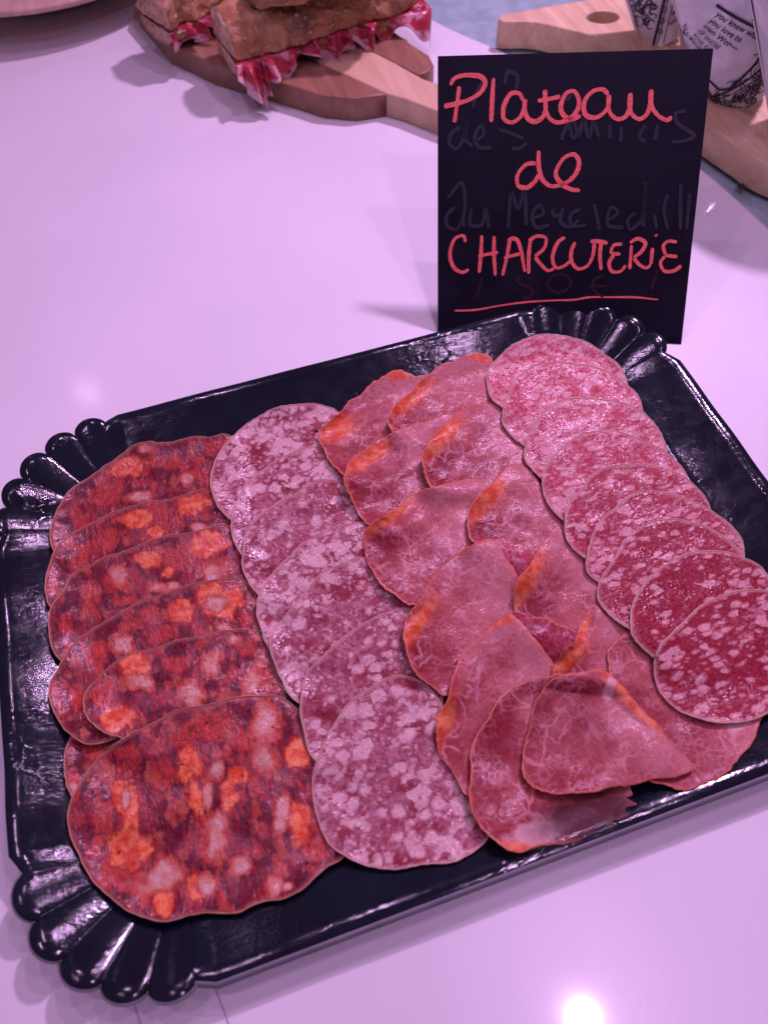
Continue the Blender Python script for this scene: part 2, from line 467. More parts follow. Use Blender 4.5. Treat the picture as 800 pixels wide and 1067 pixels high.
def smooth2(A, sig):
    r = int(sig * 2.5); k = np.exp(-.5 * (np.arange(-r, r + 1) / sig) ** 2); k /= k.sum()
    B = np.pad(A, r, mode='edge')
    B = sum(k[i] * B[:, i:i + A.shape[1]] for i in range(2 * r + 1))
    return sum(k[i] * B[i:i + A.shape[0], :] for i in range(2 * r + 1))
def maxf(A, r):
    B = A.copy()
    for ax in (0, 1):
        T = B.copy()
        for s in range(1, r + 1):
            T = np.maximum(T, np.roll(B, s, ax)); T = np.maximum(T, np.roll(B, -s, ax))
        B = T
    return B
def inside(poly, X, Y):
    c = np.zeros(X.shape, bool); n = len(poly)
    x0, y0 = poly[-1]
    for x1, y1 in poly:
        cond = ((y0 > Y) != (y1 > Y))
        with np.errstate(divide='ignore', invalid='ignore'):
            xi = (x1 - x0) * (Y - y0) / (y1 - y0 + 1e-15) + x0
        c ^= cond & (X < xi); x0, y0 = x1, y1
    return c
def samp(A, x, y):
    fx = np.clip((x - GX0) / GS, 0, GW - 1.001); fy = np.clip((y - GY0) / GS, 0, GH - 1.001)
    i = fx.astype(int); j = fy.astype(int); a = fx - i; b = fy - j
    return (A[j, i] * (1 - a) + A[j, i + 1] * a) * (1 - b) + (A[j + 1, i] * (1 - a) + A[j + 1, i + 1] * a) * b

def ell(P, x, y, rx, ry, ang=0):
    a = math.radians(ang); dx = P[:, 0] - x; dy = P[:, 1] - y
    u = dx * math.cos(a) + dy * math.sin(a); v = -dx * math.sin(a) + dy * math.cos(a)
    return 1 - np.sqrt((u / rx) ** 2 + (v / ry) ** 2)
def field(P, prims):
    f = np.full(len(P), -1.0)
    for p in prims or []: f = np.maximum(f, ell(P, *p))
    return f

NTH, NRG = 176, 34
def slice_(name, px, mat, th, label, cat, group, seed, casing=None, fo=None, fw=None, fr=None, thin=None,
           rag=.5, stiff=5.0, curl=0.0, pale=0.0, lift=None):
    global HM
    O = spline(px, NTH)
    cen = O.mean(0)
    d = O - cen; L = np.linalg.norm(d, axis=1, keepdims=True)
    nz = noise1(NTH, 60, seed) * rag * .45 + noise1(NTH, 14, seed + 1) * rag * .9
    O = O + d / L * nz[:, None]
    # footprint at a first guess of height, then refine
    z = np.full(NTH, .008)
    for it in range(3):
        W = gp(O[:, 0], O[:, 1], z)
        x0, x1, y0, y1 = W[:, 0].min() - .02, W[:, 0].max() + .02, W[:, 1].min() - .02, W[:, 1].max() + .02
        i0, i1 = max(int((x0 - GX0) / GS), 0), min(int((x1 - GX0) / GS), GW)
        j0, j1 = max(int((y0 - GY0) / GS), 0), min(int((y1 - GY0) / GS), GH)
        sub = HM[j0:j1, i0:i1]
        if it == 0:
            D = smooth2(maxf(sub, int(stiff * 1.3)), stiff)
            D = np.maximum(smooth2(np.maximum(D, sub), 2.0), sub + .0001)
            FULL = HM.copy(); FULL[j0:j1, i0:i1] = D
        z = samp(FULL, W[:, 0], W[:, 1]) + th
    ts = np.concatenate([np.linspace(0, .93, NRG - 5) ** .9, [.955, .975, .99, 1.0, 1.004]])
    allP, allT = [], []
    for t in ts[1:]: allP.append(cen + (O - cen) * t); allT.append(np.full(NTH, t))
    P = np.vstack([cen[None]] + allP); T = np.concatenate([[0]] + allT)
    edge = (1 - np.minimum(T, 1)) * np.concatenate([[L.mean()]] + [L[:, 0]] * (len(ts) - 1)) / 2.1
    curlv = curl * np.clip((T - .72) / .28, 0, 1) ** 2
    dn = d / L
    free = np.clip((dn @ np.array([-.93, .36]) - .15) / .6, 0, 1)
    amp = curl * free * np.clip(.8 + .5 * noise1(NTH, 5, seed + 5), .15, 1.6)
    curlv = np.concatenate([[0]] + [amp] * (len(ts) - 1)) * np.clip((T - .70) / .30, 0, 1) ** 1.7
    if lift is not None:
        curlv = curlv + sum(h * np.clip(ell(P, *e), 0, 1) ** .8 for h, e in lift)
    z = np.full(len(P), .008)
    for it in range(4):
        W = gp(P[:, 0], P[:, 1], z)
        z = samp(FULL, W[:, 0], W[:, 1]) + th + curlv
    W = gp(P[:, 0], P[:, 1], z)
    # rounded rim
    top = W.copy()
    rimt = np.clip((T - .975) / .029, 0, 1) ** 2
    top[:, 2] -= rimt * th * .45
    bot = W.copy(); bot[:, 2] -= th; bot[:, 2] += rimt * th * .3
    NP = len(P); nr = len(ts) - 1
    fc = []
    for i in range(NTH):
        j = (i + 1) % NTH
        fc.append((0, 1 + j, 1 + i)); fc.append((NP, NP + 1 + i, NP + 1 + j))
    for r in range(nr - 1):
        a = 1 + r * NTH; b = a + NTH
        for i in range(NTH):
            j = (i + 1) % NTH
            fc.append((a + i, a + j, b + j, b + i))
            fc.append((NP + a + i, NP + b + i, NP + b + j, NP + a + j))
    a = 1 + (nr - 1) * NTH
    for i in range(NTH):
        j = (i + 1) % NTH
        fc.append((a + i, a + j, NP + a + j, NP + a + i))
    off = np.array([seed * 37.3 % 400, seed * 91.7 % 500, seed * 13.1 % 300])
    lp = W * 1000 + 0; lp[:, 2] = 0; lp = lp + off
    dup = lambda a: np.concatenate([a, a])
    at = {'lp': np.vstack([lp, lp]), 'edge': dup(edge), 'fo': dup(field(P, fo)), 'fw': dup(field(P, fw)),
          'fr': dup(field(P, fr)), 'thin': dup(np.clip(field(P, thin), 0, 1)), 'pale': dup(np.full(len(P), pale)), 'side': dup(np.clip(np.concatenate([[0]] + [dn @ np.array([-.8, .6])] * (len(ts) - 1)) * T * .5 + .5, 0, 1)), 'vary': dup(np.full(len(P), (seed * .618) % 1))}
    base = gp(cen[0], cen[1], .002); loc = np.array([base[0], base[1], 0.0])
    o = mesh(name, np.vstack([top, bot]) - loc, fc, mat, attrs=at)
    o.location = loc
    tag(o, label, cat, group)
    if casing is not None:
        ring = np.arange(1 + (nr - 1) * NTH, 1 + nr * NTH)
        c = W[ring].copy(); c[:, 2] -= th * .5; c -= loc
        tv, tf = [], []
        K = 8
        for i in range(NTH):
            tg = c[(i + 1) % NTH] - c[i - 1]; nn = np.array([tg[1], -tg[0], 0]); nn /= np.linalg.norm(nn) + 1e-12
            wob = 1 + .25 * math.sin(i * 1.7 + seed) * math.sin(i * .37)
            for k in range(K):
                a = 2 * PI * k / K
                tv.append(c[i] + nn * math.cos(a) * .00038 * wob + np.array([0, 0, math.sin(a) * (th * .5 + .00018 * wob)]))
        for i in range(NTH):
            j = (i + 1) % NTH
            for k in range(K):
                l = (k + 1) % K
                tf.append((i * K + k, i * K + l, j * K + l, j * K + k))
        mesh('casing', tv, tf, casing, o)
    # update the pile
    wz = gp(O[:, 0], O[:, 1], samp(FULL, W[-NTH:, 0], W[-NTH:, 1]))
    ins = inside(W[-NTH:, :2], GXX[j0:j1, i0:i1], GYY[j0:j1, i0:i1])
    sub = HM[j0:j1, i0:i1]
    ctr = W[0, :2]; bw = W[-NTH:, :2] - ctr
    ba = np.arctan2(bw[:, 1], bw[:, 0]); br = np.hypot(bw[:, 0], bw[:, 1]); od = np.argsort(ba)
    qx = GXX[j0:j1, i0:i1][ins] - ctr[0]; qy = GYY[j0:j1, i0:i1][ins] - ctr[1]
    qa = np.arctan2(qy, qx); qt = np.hypot(qx, qy) / np.interp(qa, ba[od], br[od], period=2 * PI)
    qc = np.interp(qa, ba[od], amp[od], period=2 * PI) * np.clip((qt - .70) / .30, 0, 1) ** 1.7
    if lift is not None:      # lifted folds, looked up at the nearest slice vertices
        near = np.zeros(len(qx)); lv = sum(h * np.clip(ell(P, *e), 0, 1) ** .8 for h, e in lift)
        wx, wy = W[:, 0] - ctr[0], W[:, 1] - ctr[1]
        sel = np.where(lv > .0003)[0]
        for q0 in range(0, len(qx), 4000):
            dd = (qx[q0:q0 + 4000, None] - wx[sel][None]) ** 2 + (qy[q0:q0 + 4000, None] - wy[sel][None]) ** 2
            k_ = dd.argmin(1); near[q0:q0 + 4000] = np.where(dd[np.arange(len(k_)), k_] < .0015 ** 2, lv[sel][k_], 0)
        qc = qc + near
    sub[ins] = np.maximum(sub[ins], FULL[j0:j1, i0:i1][ins] + th + .00015 + qc)
    HM[j0:j1, i0:i1] = sub
    return o

# --- chorizo
gC = 'chorizo slices fanned down the left of the tray'
cho = [
 ([(55,572),(52,557),(60,532),(72,511),(95,496),(117,480),(147,462),(180,460),(200,455),(220,455),(237,452),(250,470),(248,500),(235,530),(200,560),(150,575),(100,588),(68,588)],
  dict(fo=[(132,487,19,11,-18)], fr=[(110,515,20,13,-25),(82,540,9,20,-25),(225,464,14,8,-10),(210,495,10,9),(170,482,20,8,10)], fw=[(195,499,7,7),(147,517,15,5,-5),(150,468,7,5)]),
  'farthest chorizo slice, topmost of the left column, behind the others'),
 ([(51,630),(47,612),(49,595),(59,572),(77,555),(102,542),(122,532),(145,525),(175,520),(195,515),(212,510),(220,512),(226,522),(235,538),(240,562),(235,590),(215,610),(170,625),(120,635),(75,645)],
  dict(fo=[(142,540,15,9,-5),(202,527,16,10,-8),(162,554,7,6)], fr=[(112,562,20,12,-30),(167,540,14,17),(82,580,9,18,15),(55,610,7,10),(185,545,9,9)], fw=[(205,549,7,4)]),
  'second chorizo slice from the back, two orange fat pieces near its top edge'),
 ([(62,687),(52,665),(51,645),(55,630),(67,615),(75,600),(97,587),(127,574),(147,567),(172,559),(195,556),(215,550),(237,547),(249,562),(253,590),(258,612),(258,630),(240,650),(200,670),(140,690),(90,698)],
  dict(fo=[(154,582,13,9),(217,567,20,13,-10),(175,597,6,6)], fr=[(187,580,21,14,-20),(132,610,10,8),(94,622,12,24,-10),(70,650,9,13,-20),(130,627,14,6,-10),(235,590,9,12)], fw=[(124,600,10,11,30),(220,596,9,9),(165,612,14,6,10),(181,610,7,4)]),
  'third chorizo slice from the back, pale fat disc near its right end'),
 ([(76,765),(69,780),(67,798),(70,818),(78,835),(110,850),(190,850),(260,810),(275,750),(200,700),(120,715)],
  dict(fr=[(100,783,12,15,-20),(78,815,7,15)], fw=[(76,826,5,9)]),
  'chorizo slice mostly buried, only its left edge shows above the big front slice'),
 ([(69,763),(57,740),(54,712),(62,695),(77,670),(105,650),(132,635),(165,620),(190,612),(220,605),(235,603),(252,604),(265,620),(268,642),(270,665),(268,690),(240,720),(190,740),(130,765),(90,775)],
  dict(fo=[(190,637,12,14),(227,625,22,18,5)], fr=[(100,687,12,24,10),(80,725,9,16),(167,662,19,10,-10),(135,652,14,6),(152,640,14,8,-20),(255,645,8,12)], fw=[(227,628,12,9),(127,672,11,10),(232,654,9,5)]),
  'fourth chorizo slice from the back, large pale fat oval ringed in orange at right'),
 ([(87,725),(102,707),(122,690),(137,681),(165,675),(190,666),(215,661),(240,657),(262,657),(277,670),(285,700),(296,724),(290,760),(240,790),(180,792),(140,780),(127,768),(115,766),(100,757),(89,742)],
  dict(fo=[(142,693,16,14),(122,750,21,14,-25)], fr=[(107,722,13,20,20),(182,692,16,11,-20),(257,675,12,11),(272,697,13,22,-10),(235,730,10,10)], fw=[(148,712,15,9,15),(220,692,10,12),(200,722,13,13),(243,666,8,6),(262,712,9,12)]),
  'fifth chorizo slice, bright orange fat lump hanging at its lower left'),
 ([(75,832),(86,812),(100,794),(120,776),(144,762),(160,753),(180,742),(208,736),(240,728),(266,725),(290,725),(302,733),(312,746),(317,772),(326,792),(334,812),(346,845),(360,875),(357,892),(340,904),(320,922),(296,934),(270,941),(240,951),(212,951),(188,956),(172,960),(156,958),(136,950),(116,936),(100,920),(86,898),(75,874),(72,850)],
  dict(fo=[(196,798,14,18),(136,884,24,19,10),(250,808,11,9),(238,832,9,16),(310,786,13,16,-10),(312,856,14,22),(169,938,11,16),(204,925,10,15),(204,830,8,22,-15),(132,838,13,23,-8)],
       fr=[(172,808,14,16),(212,758,24,13),(136,784,7,10),(108,860,11,22,-10),(286,760,11,18),(294,904,13,15),(330,884,14,14),(140,920,26,14,40),(112,912,11,14,-20),(222,756,20,15),(190,770,16,8),(255,775,12,16),(220,880,16,30)],
       fw=[(131,832,5,12),(274,752,12,19),(274,788,11,15,-15),(226,804,7,9),(226,870,11,25,3),(294,850,8,21,5),(250,902,11,10),(286,922,9,11),(216,922,9,12),(168,915,22,15,-30),(300,924,6,5),(216,832,5,16)]),
  'largest chorizo slice, nearest the camera, whole face showing orange fat'),
]
for k, (px, kw, lab) in enumerate(cho):
    slice_('chorizo_slice', px, M_CHO, .0018, lab, 'chorizo slice', gC, 3 + k, casing=M_CAC, pale=[.75, .6, .4, .3, .2, .1, 0][k], rag=.9, stiff=6, curl=.0010, **kw)

# --- coarse salami
gS = 'pale coarse salami slices in the second column'
sal = [
 ([(220,500),(224,482),(235,462),(257,442),(282,427),(310,421),(335,422),(350,427),(362,450),(355,490),(330,520),(300,540),(265,547),(240,540),(227,527),(222,515)], 'farthest pale salami slice, near the back rim, with one black peppercorn'),
 ([(242,540),(247,522),(260,500),(280,485),(302,472),(320,466),(332,465),(350,480),(378,520),(382,560),(345,588),(280,590),(252,577),(247,570),(241,555)], 'second pale salami slice from the back, between chorizo and loin'),
 ([(253,575),(255,560),(265,542),(285,527),(305,517),(322,505),(342,500),(358,502),(385,520),(402,547),(408,580),(385,620),(340,637),(300,632),(270,620),(257,602),(252,588)], 'third pale salami slice from the back, long white fat pieces at left'),
 ([(269,627),(275,610),(287,595),(312,570),(337,554),(357,547),(377,545),(402,555),(424,590),(428,625),(405,660),(350,680),(310,685),(282,675),(272,657),(268,640)], 'fourth pale salami slice, with a bright wet glint at its left edge'),
 ([(283,662),(295,645),(312,625),(330,602),(355,587),(374,581),(396,588),(418,606),(436,622),(446,640),(450,670),(435,700),(390,722),(350,735),(328,738),(310,732),(295,710),(285,687)], 'fifth pale salami slice from the back, wide and evenly speckled'),
 ([(314,725),(320,702),(335,685),(357,665),(375,652),(400,640),(424,634),(446,650),(458,680),(462,720),(450,760),(400,790),(360,802),(342,800),(327,790),(317,762),(313,745)], 'sixth pale salami slice, just behind the nearest one'),
 ([(327,805),(332,790),(347,757),(367,730),(385,717),(412,704),(440,712),(460,735),(472,765),(482,800),(490,830),(498,855),(507,874),(504,878),(477,896),(440,901),(410,906),(372,898),(350,885),(333,857),(326,828)], 'nearest pale salami slice, full face with a red patch at left'),
]
SAL = []
for k, (px, lab) in enumerate(sal):
    SAL.append(slice_('salami_slice', px, M_SAL, .0014, lab, 'salami slice', gS, 21 + k, casing=M_CAS, rag=.6, stiff=5, curl=.0010))

# --- cured loin
gL = 'cured loin slices overlapping in the middle'
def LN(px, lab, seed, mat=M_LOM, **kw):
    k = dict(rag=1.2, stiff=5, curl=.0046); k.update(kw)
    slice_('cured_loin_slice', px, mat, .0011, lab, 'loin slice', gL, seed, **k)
LN([(332,460),(332,452),(345,437),(365,417),(392,397),(410,385),(422,386),(432,391),(442,391),(448,415),(440,450),(420,490),(390,508),(357,495),(337,470)],
   'loin slice at the back left of the middle, orange patch beside the salami', 41, fo=[(350,446,17,11,-20),(412,390,12,6,10)])
LN([(404,440),(407,427),(425,410),(450,387),(480,372),(502,367),(511,372),(516,388),(525,405),(520,430),(490,450),(450,460),(415,456),(407,448)],
   'loin slice at the back right of the middle, its tip against the tray rim', 42, fo=[(427,414,24,9,-38),(500,371,10,6,20)])
LN([(359,497),(364,480),(380,467),(405,452),(430,442),(455,435),(467,431),(480,445),(476,490),(450,530),(410,552),(385,547),(367,525),(360,509)],
   'second loin slice down the left row, white veins across its centre', 43, fo=[(384,476,24,8,-33)], lift=[(.0015,(384,472,26,12,-33))])
LN([(440,485),(439,475),(445,460),(460,445),(480,427),(500,419),(512,419),(530,430),(548,460),(550,490),(520,510),(480,512),(450,507),(442,495)],
   'second loin slice down the right row, deep orange crescent at its left', 44, fo=[(461,456,24,8,-48)], fr=[(455,485,16,16)], lift=[(.0018,(458,455,26,12,-48))])
LN([(378,568),(380,555),(388,545),(412,530),(432,515),(457,505),(482,500),(496,500),(507,507),(513,530),(510,560),(495,595),(470,618),(440,630),(427,629),(406,616),(387,594)],
   'broad loin slice in the middle of the left row, shiny with fine sheen lines', 45, fo=[(402,538,30,8,-35)], fr=[(398,572,16,16)], lift=[(.0018,(400,536,30,12,-35))])
LN([(487,545),(489,532),(497,517),(512,502),(525,490),(540,483),(550,488),(562,502),(572,520),(590,543),(598,570),(580,600),(540,592),(510,577),(495,566),(488,555)],
   'third loin slice down the right row, orange crescent and curved white vein', 46, fo=[(507,520,26,8,-50)], fr=[(510,550,18,14)], lift=[(.002,(504,518,28,12,-50))])
LN([(512,562),(535,566),(556,575),(560,590),(548,610),(520,612),(495,595),(498,570)],
   'small dark red corner of loin between two paler slices', 47, mat=M_LOD, curl=0)
LN([(421,662),(424,642),(437,625),(447,605),(465,587),(482,572),(500,564),(513,562),(519,566),(528,580),(540,600),(546,625),(530,665),(500,700),(472,722),(460,724),(452,718),(437,705),(425,682)],
   'fourth loin slice down the left row, orange fold hanging over the salami', 48, fo=[(436,648,8,26,32)], fr=[(440,685,14,18)], lift=[(.0025,(432,652,12,30,30))])
LN([(535,638),(534,622),(540,602),(550,592),(557,580),(560,570),(574,557),(587,551),(605,575),(622,603),(642,640),(625,668),(600,680),(570,672),(545,652)],
   'fourth loin slice down the right row, tall orange fold on its left side', 49, fo=[(549,604,8,28,32)], fr=[(560,630,16,12)], lift=[(.0025,(545,605,12,30,32))])
LN([(532,638),(550,641),(570,645),(590,653),(606,663),(600,685),(585,705),(550,700),(530,670)],
   'dark red wedge of loin with white veins, near the centre front', 50, mat=M_LOD, curl=0)
LN([(454,762),(457,745),(465,730),(475,697),(485,677),(502,660),(520,646),(533,640),(540,645),(555,663),(576,690),(585,730),(570,785),(530,825),(505,838),(485,829),(474,810),(459,786)],
   'fifth loin slice down the left row, pale with an orange curled lip at left', 51, fo=[(461,752,9,30,16),(525,645,18,6,-25)], lift=[(.0028,(459,752,11,34,14))])
LN([(576,702),(580,688),(592,675),(602,660),(607,645),(619,631),(632,640),(652,654),(665,690),(650,725),(610,735),(582,718)],
   'small loin slice with a thick orange folded band at its left', 52, fo=[(592,686,9,26,42),(607,652,6,18,10)], lift=[(.003,(593,684,11,30,40))])
LN([(634,690),(634,675),(641,667),(655,657),(700,660),(750,685),(790,715),(797,742),(793,752),(786,766),(773,784),(755,806),(732,818),(710,822),(692,818),(672,808),(650,775),(638,730)],
   'wide loin slice under the right front, below the nearest red sausage slice', 53, fw=[(770,755,16,9,-30)])

# --- red dry sausage
gT = 'red dry sausage slices fanned down the right'
sau = [
 ([(508,402),(508,388),(518,374),(536,358),(560,349),(584,349),(608,355),(630,369),(646,382),(653,398),(650,430),(600,448),(550,440),(522,423),(512,414)], 'farthest red sausage slice, nearest the back scalloped corner', .95),
 ([(524,440),(524,428),(530,410),(538,394),(552,382),(580,377),(612,381),(636,388),(652,400),(664,412),(669,428),(650,460),(600,478),(560,472),(544,462),(534,454)], 'second red sausage slice from the back, one white fat dot at left', .9),
 ([(547,478),(547,466),(550,454),(562,436),(577,420),(596,415),(624,415),(648,419),(664,426),(677,436),(688,451),(694,469),(688,495),(640,512),(590,508),(566,499),(556,490)], 'third red sausage slice from the back, bright red streak across the top', .75),
 ([(565,498),(568,488),(576,477),(597,457),(622,449),(647,450),(667,458),(692,470),(708,484),(716,497),(710,530),(660,550),(610,550),(588,542),(577,532),(567,514)], 'fourth red sausage slice from the back', .7),
 ([(589,545),(592,525),(605,510),(617,495),(632,487),(660,484),(685,486),(710,495),(725,507),(737,522),(740,560),(690,590),(640,592),(610,581),(597,570),(590,557)], 'fifth red sausage slice, middle of the right column', .35),
 ([(612,578),(616,562),(622,547),(637,532),(655,517),(675,511),(697,514),(722,522),(745,535),(762,548),(774,568),(770,600),(720,628),(660,626),(624,607),(612,592)], 'fourth red sausage slice counted from the front', .3),
 ([(624,612),(630,597),(642,580),(652,562),(672,547),(695,541),(720,544),(742,552),(762,566),(778,586),(786,606),(780,640),(730,670),(680,668),(657,655),(632,637),(624,625)], 'third red sausage slice from the front, peppercorn at its lower left edge', .1),
 ([(657,645),(665,618),(686,594),(710,579),(740,574),(770,579),(794,592),(808,620),(800,660),(760,695),(720,702),(686,687),(671,675),(659,660)], 'second red sausage slice from the front, peppercorn at its lower left edge', 0),
 ([(683,687),(689,672),(704,657),(728,633),(752,621),(776,615),(802,616),(825,635),(836,675),(826,715),(806,738),(800,743),(775,751),(755,753),(728,748),(705,738),(690,723),(683,705)], 'nearest red sausage slice, round full face at the lower right', 0),
]
SAU = []
for k, (px, lab, pl) in enumerate(sau):
    SAU.append(slice_('sausage_slice', px, M_SAU, .0014, lab, 'sausage slice', gT, 61 + k, casing=M_CAS, rag=.5, stiff=5, pale=pl, curl=.0010))
M_LEAF0 = mat_simple('black_pepper', (.02, .015, .015), .5)
M_PEP = mat_simple('pepper_grain', (.30, .20, .12), .5)
def grain(par, u, v, r, mat):
    w = gp(u, v, .008); zt = float(samp(HM, w[0], w[1])); w = gp(u, v, zt)
    V, Fc = [], []; K, J = 12, 7
    for j in range(J + 1):
        for k in range(K):
            a = 2 * PI * k / K; b = PI * j / J; q = r * (1 + .12 * math.sin(3 * a + j))
            V.append((w[0] + q * math.sin(b) * math.cos(a) - par.location[0], w[1] + q * math.sin(b) * math.sin(a) - par.location[1], zt + q * math.cos(b) * .8))
    for j in range(J):
        for k in range(K): l = (k + 1) % K; Fc.append((j * K + k, (j + 1) * K + k, (j + 1) * K + l, j * K + l))
    mesh('peppercorn', V, Fc, mat, par)
grain(SAU[6], 655, 634, .0013, M_PEP); grain(SAU[7], 684, 684, .0012, M_PEP); grain(SAL[0], 330, 449, .0012, M_LEAF0)
LN([(490,802),(492,782),(505,752),(522,727),(540,714),(560,707),(585,703),(620,705),(660,730),(690,780),(668,806),(657,820),(660,829),(652,833),(664,838),(650,842),(655,853),(640,856),(638,863),(628,860),(612,872),(592,877),(562,884),(540,888),(517,878),(500,861),(490,840)],
   'nearest loin slice, thin and see-through at its torn lower edge', 54, fr=[(520,760,18,60,15),(560,712,40,14)], fw=[(560,868,36,14,-10)], fo=[(545,880,24,6,-5)],
   thin=[(615,850,85,42,-15)], rag=1.3, stiff=9)
LN([(546,810),(545,785),(552,757),(560,728),(572,710),(588,704),(605,700),(630,700),(642,709),(660,729),(680,750),(690,762),(705,780),(720,802),(710,808),(681,813),(654,818),(630,823),(600,827),(572,827),(555,821)],
   'folded loin slice on top at the front, orange fat stripe along its right edge', 55, fo=[(659,731,42,7,44)], fr=[(600,714,42,14,-3),(560,745,12,35,10)], fw=[(635,718,7,16,15)],
   lift=[(.0045,(615,708,70,16,5)),(.003,(655,728,45,12,44))], curl=.001, stiff=9)

# ------------------------------------------------------------------ price sign
A = np.array([.0870, .1620, 0]); B = np.array([.2255, .1015, 0])
bt = (B - A) / np.linalg.norm(B - A)
back = np.array([-bt[1], bt[0], 0]); el = math.radians(51)
up = back * math.cos(el) + np.array([0, 0, math.sin(el)])
sn = np.cross(bt, up); sn = sn / np.linalg.norm(sn)      # faces the camera
if sn[2] < 0: sn = -sn
def onsign(u, v, off=0.0):
    q = np.array([(u - 400) / F, (533.5 - v) / F, -1.0]) @ R
    s = ((A - CAM) @ sn) / (q @ sn)
    return CAM + q * s + sn * off
M_SIGN = NT('black_chalk_panel')
co = M_SIGN.n('TexCoord', out='Object')
sm_ = M_SIGN.noise(co, 28, 4, .6)
M_SIGN = M_SIGN.done(M_SIGN.bsdf(M_SIGN.mix(M_SIGN.ramp(sm_, .35, .7), (.003, .0025, .010), (.009, .007, .019)), M_SIGN.ramp(sm_, .3, .7, .42, .6), Specular_IOR_Level=.14))
mi_ = NT('red_chalk_ink'); co_ = mi_.n('TexCoord', out='Object')
si_ = mi_.ramp(mi_.noise(mi_.n('Mapping', {'Vector': co_, 'Scale': (1, 1, 2.5)}), 420, 4, .7), .30, .62)
M_INK = mi_.done(mi_.bsdf(mi_.mix(si_, (.72, .085, .11), (1.0, .20, .17)), .55, Specular_IOR_Level=.2))
M_GHOST = mat_simple('wiped_ink_haze', (.024, .026, .040), .6, Specular_IOR_Level=.25)
M_GHOSTR = mat_simple('wiped_red_ink_haze', (.030, .005, .012), .6, Specular_IOR_Level=.25)

TLc, TRc = onsign(456, 58), onsign(743, 50)
def hit_z(u0, v0, u1, v1, z=.0006):
    a, b = onsign(u0, v0), onsign(u1, v1)
    t = (z - a[2]) / (b[2] - a[2]); return a + (b - a) * t
BLc = hit_z(456, 58, 456, 345); BRc = hit_z(743, 50, 709, 365)
sign = empty('price_sign', tuple(BLc))
tag(sign, 'black sign panel with red handwriting reading Plateau de CHARCUTERIE, propped behind the tray', 'sign')
thk = .0016
V = [p for p in (BLc, BRc, TRc, TLc)] + [p - sn * thk for p in (BLc, BRc, TRc, TLc)]
o = mesh('panel', V, [(0, 1, 2, 3), (7, 6, 5, 4), (0, 4, 5, 1), (1, 5, 6, 2), (2, 6, 7, 3), (3, 7, 4, 0)], M_SIGN, smooth=False)
adopt(o, sign)
# easel strut behind
tm = (TLc + TRc) / 2 * .7 + (BLc + BRc) / 2 * .3 - sn * (thk + .001)
ft = tm + back * .05; ft[2] = .001
w_ = bt * .02
V = [tm - w_, tm + w_, ft + w_, ft - w_]; V = V + [p + back * .0015 for p in V]
o = mesh('easel_strut', V, [(0, 1, 2, 3), (7, 6, 5, 4), (0, 4, 5, 1), (1, 5, 6, 2), (2, 6, 7, 3), (3, 7, 4, 0)], M_SIGN, smooth=False)
adopt(o, sign)

def zz(tagc, pts):
    ox, oy = {'A': (455, 50), 'B': (590, 60), 'C': (455, 180), 'D': (590, 180)}[tagc]
    return [(ox + x / 5.333, oy + y / 5.333) for x, y in pts]
def writing(name, strokes, mat, wid, off, seed=0):
    V, Fc = [], []; r_ = np.random.RandomState(seed)
    for si, st in enumerate(strokes):
        P2 = np.array(st)
        ln = sum(np.linalg.norm(P2[i + 1] - P2[i]) for i in range(len(P2) - 1))
        n = max(8, int(ln / .8)); Q = spline(P2, n, False)
        W3 = np.array([onsign(u, v, off + .00003 * si) for u, v in Q])
        x = np.arange(n); wv = 1 + .13 * np.sin(x / 11 + r_.rand() * 6) + .05 * r_.randn(n)
        k0 = len(V)
        for i in range(n):
            tg = W3[min(i + 2, n - 1)] - W3[max(i - 2, 0)]; tg /= np.linalg.norm(tg) + 1e-12
            sd = np.cross(sn, tg); e = min(i, n - 1 - i) * .8 / (wid * 1790)
            q = wid * wv[i] * math.sqrt(max(.10, 1 - max(0, 1 - e) ** 2))
            V.append(W3[i] - sd * q); V.append(W3[i] + sd * q)
        for i in range(n - 1): Fc.append((k0 + 2 * i, k0 + 2 * i + 2, k0 + 2 * i + 3, k0 + 2 * i + 1))
    o = mesh(name, V, Fc, mat, smooth=False); adopt(o, sign); return o
w1 = [zz('A', s) for s in (
    [(125,210),(115,290),(98,412)], [(75,205),(95,170),(140,152),(200,150),(245,158),(268,185),(255,230),(200,275),(120,305),(40,322)],
    [(315,165),(308,280),(302,410)],
    [(480,290),(455,250),(420,248),(385,290),(368,350),(375,395),(410,412),(450,395),(480,350),(490,282)],
    [(490,282),(490,350),(510,395),(545,408),(585,385),(603,340)],
    [(600,230),(603,300),(607,350),(627,390),(665,412),(710,405),(755,378),(785,330),(785,275),(760,238),(725,245),(697,290),(688,335),(710,378),(750,393),(800,375)],
    [(560,292),(620,282),(685,268)])] + [zz('B', s) for s in (
    [(232,205),(205,177),(160,180),(115,215),(95,270),(108,318),(150,333),(200,312),(232,265),(237,205)],
    [(237,205),(232,270),(247,315),(285,340),(325,328),(347,290),(355,195)],
    [(355,195),(350,270),(367,318),(405,340),(440,320),(462,270),(470,175)],
    [(470,175),(470,260),(490,300),(520,330),(560,345),(585,328)])]
w2 = [zz('A', s) for s in (
    [(550,640),(510,640),(470,670),(445,720),(455,765),(495,775),(540,745),(568,700)],
    [(565,568),(570,680),(588,732),(630,765),(685,760),(745,728),(782,675),(787,620),(762,590),(720,600),(677,650),(660,700),(690,750),(750,785),(795,790)])]
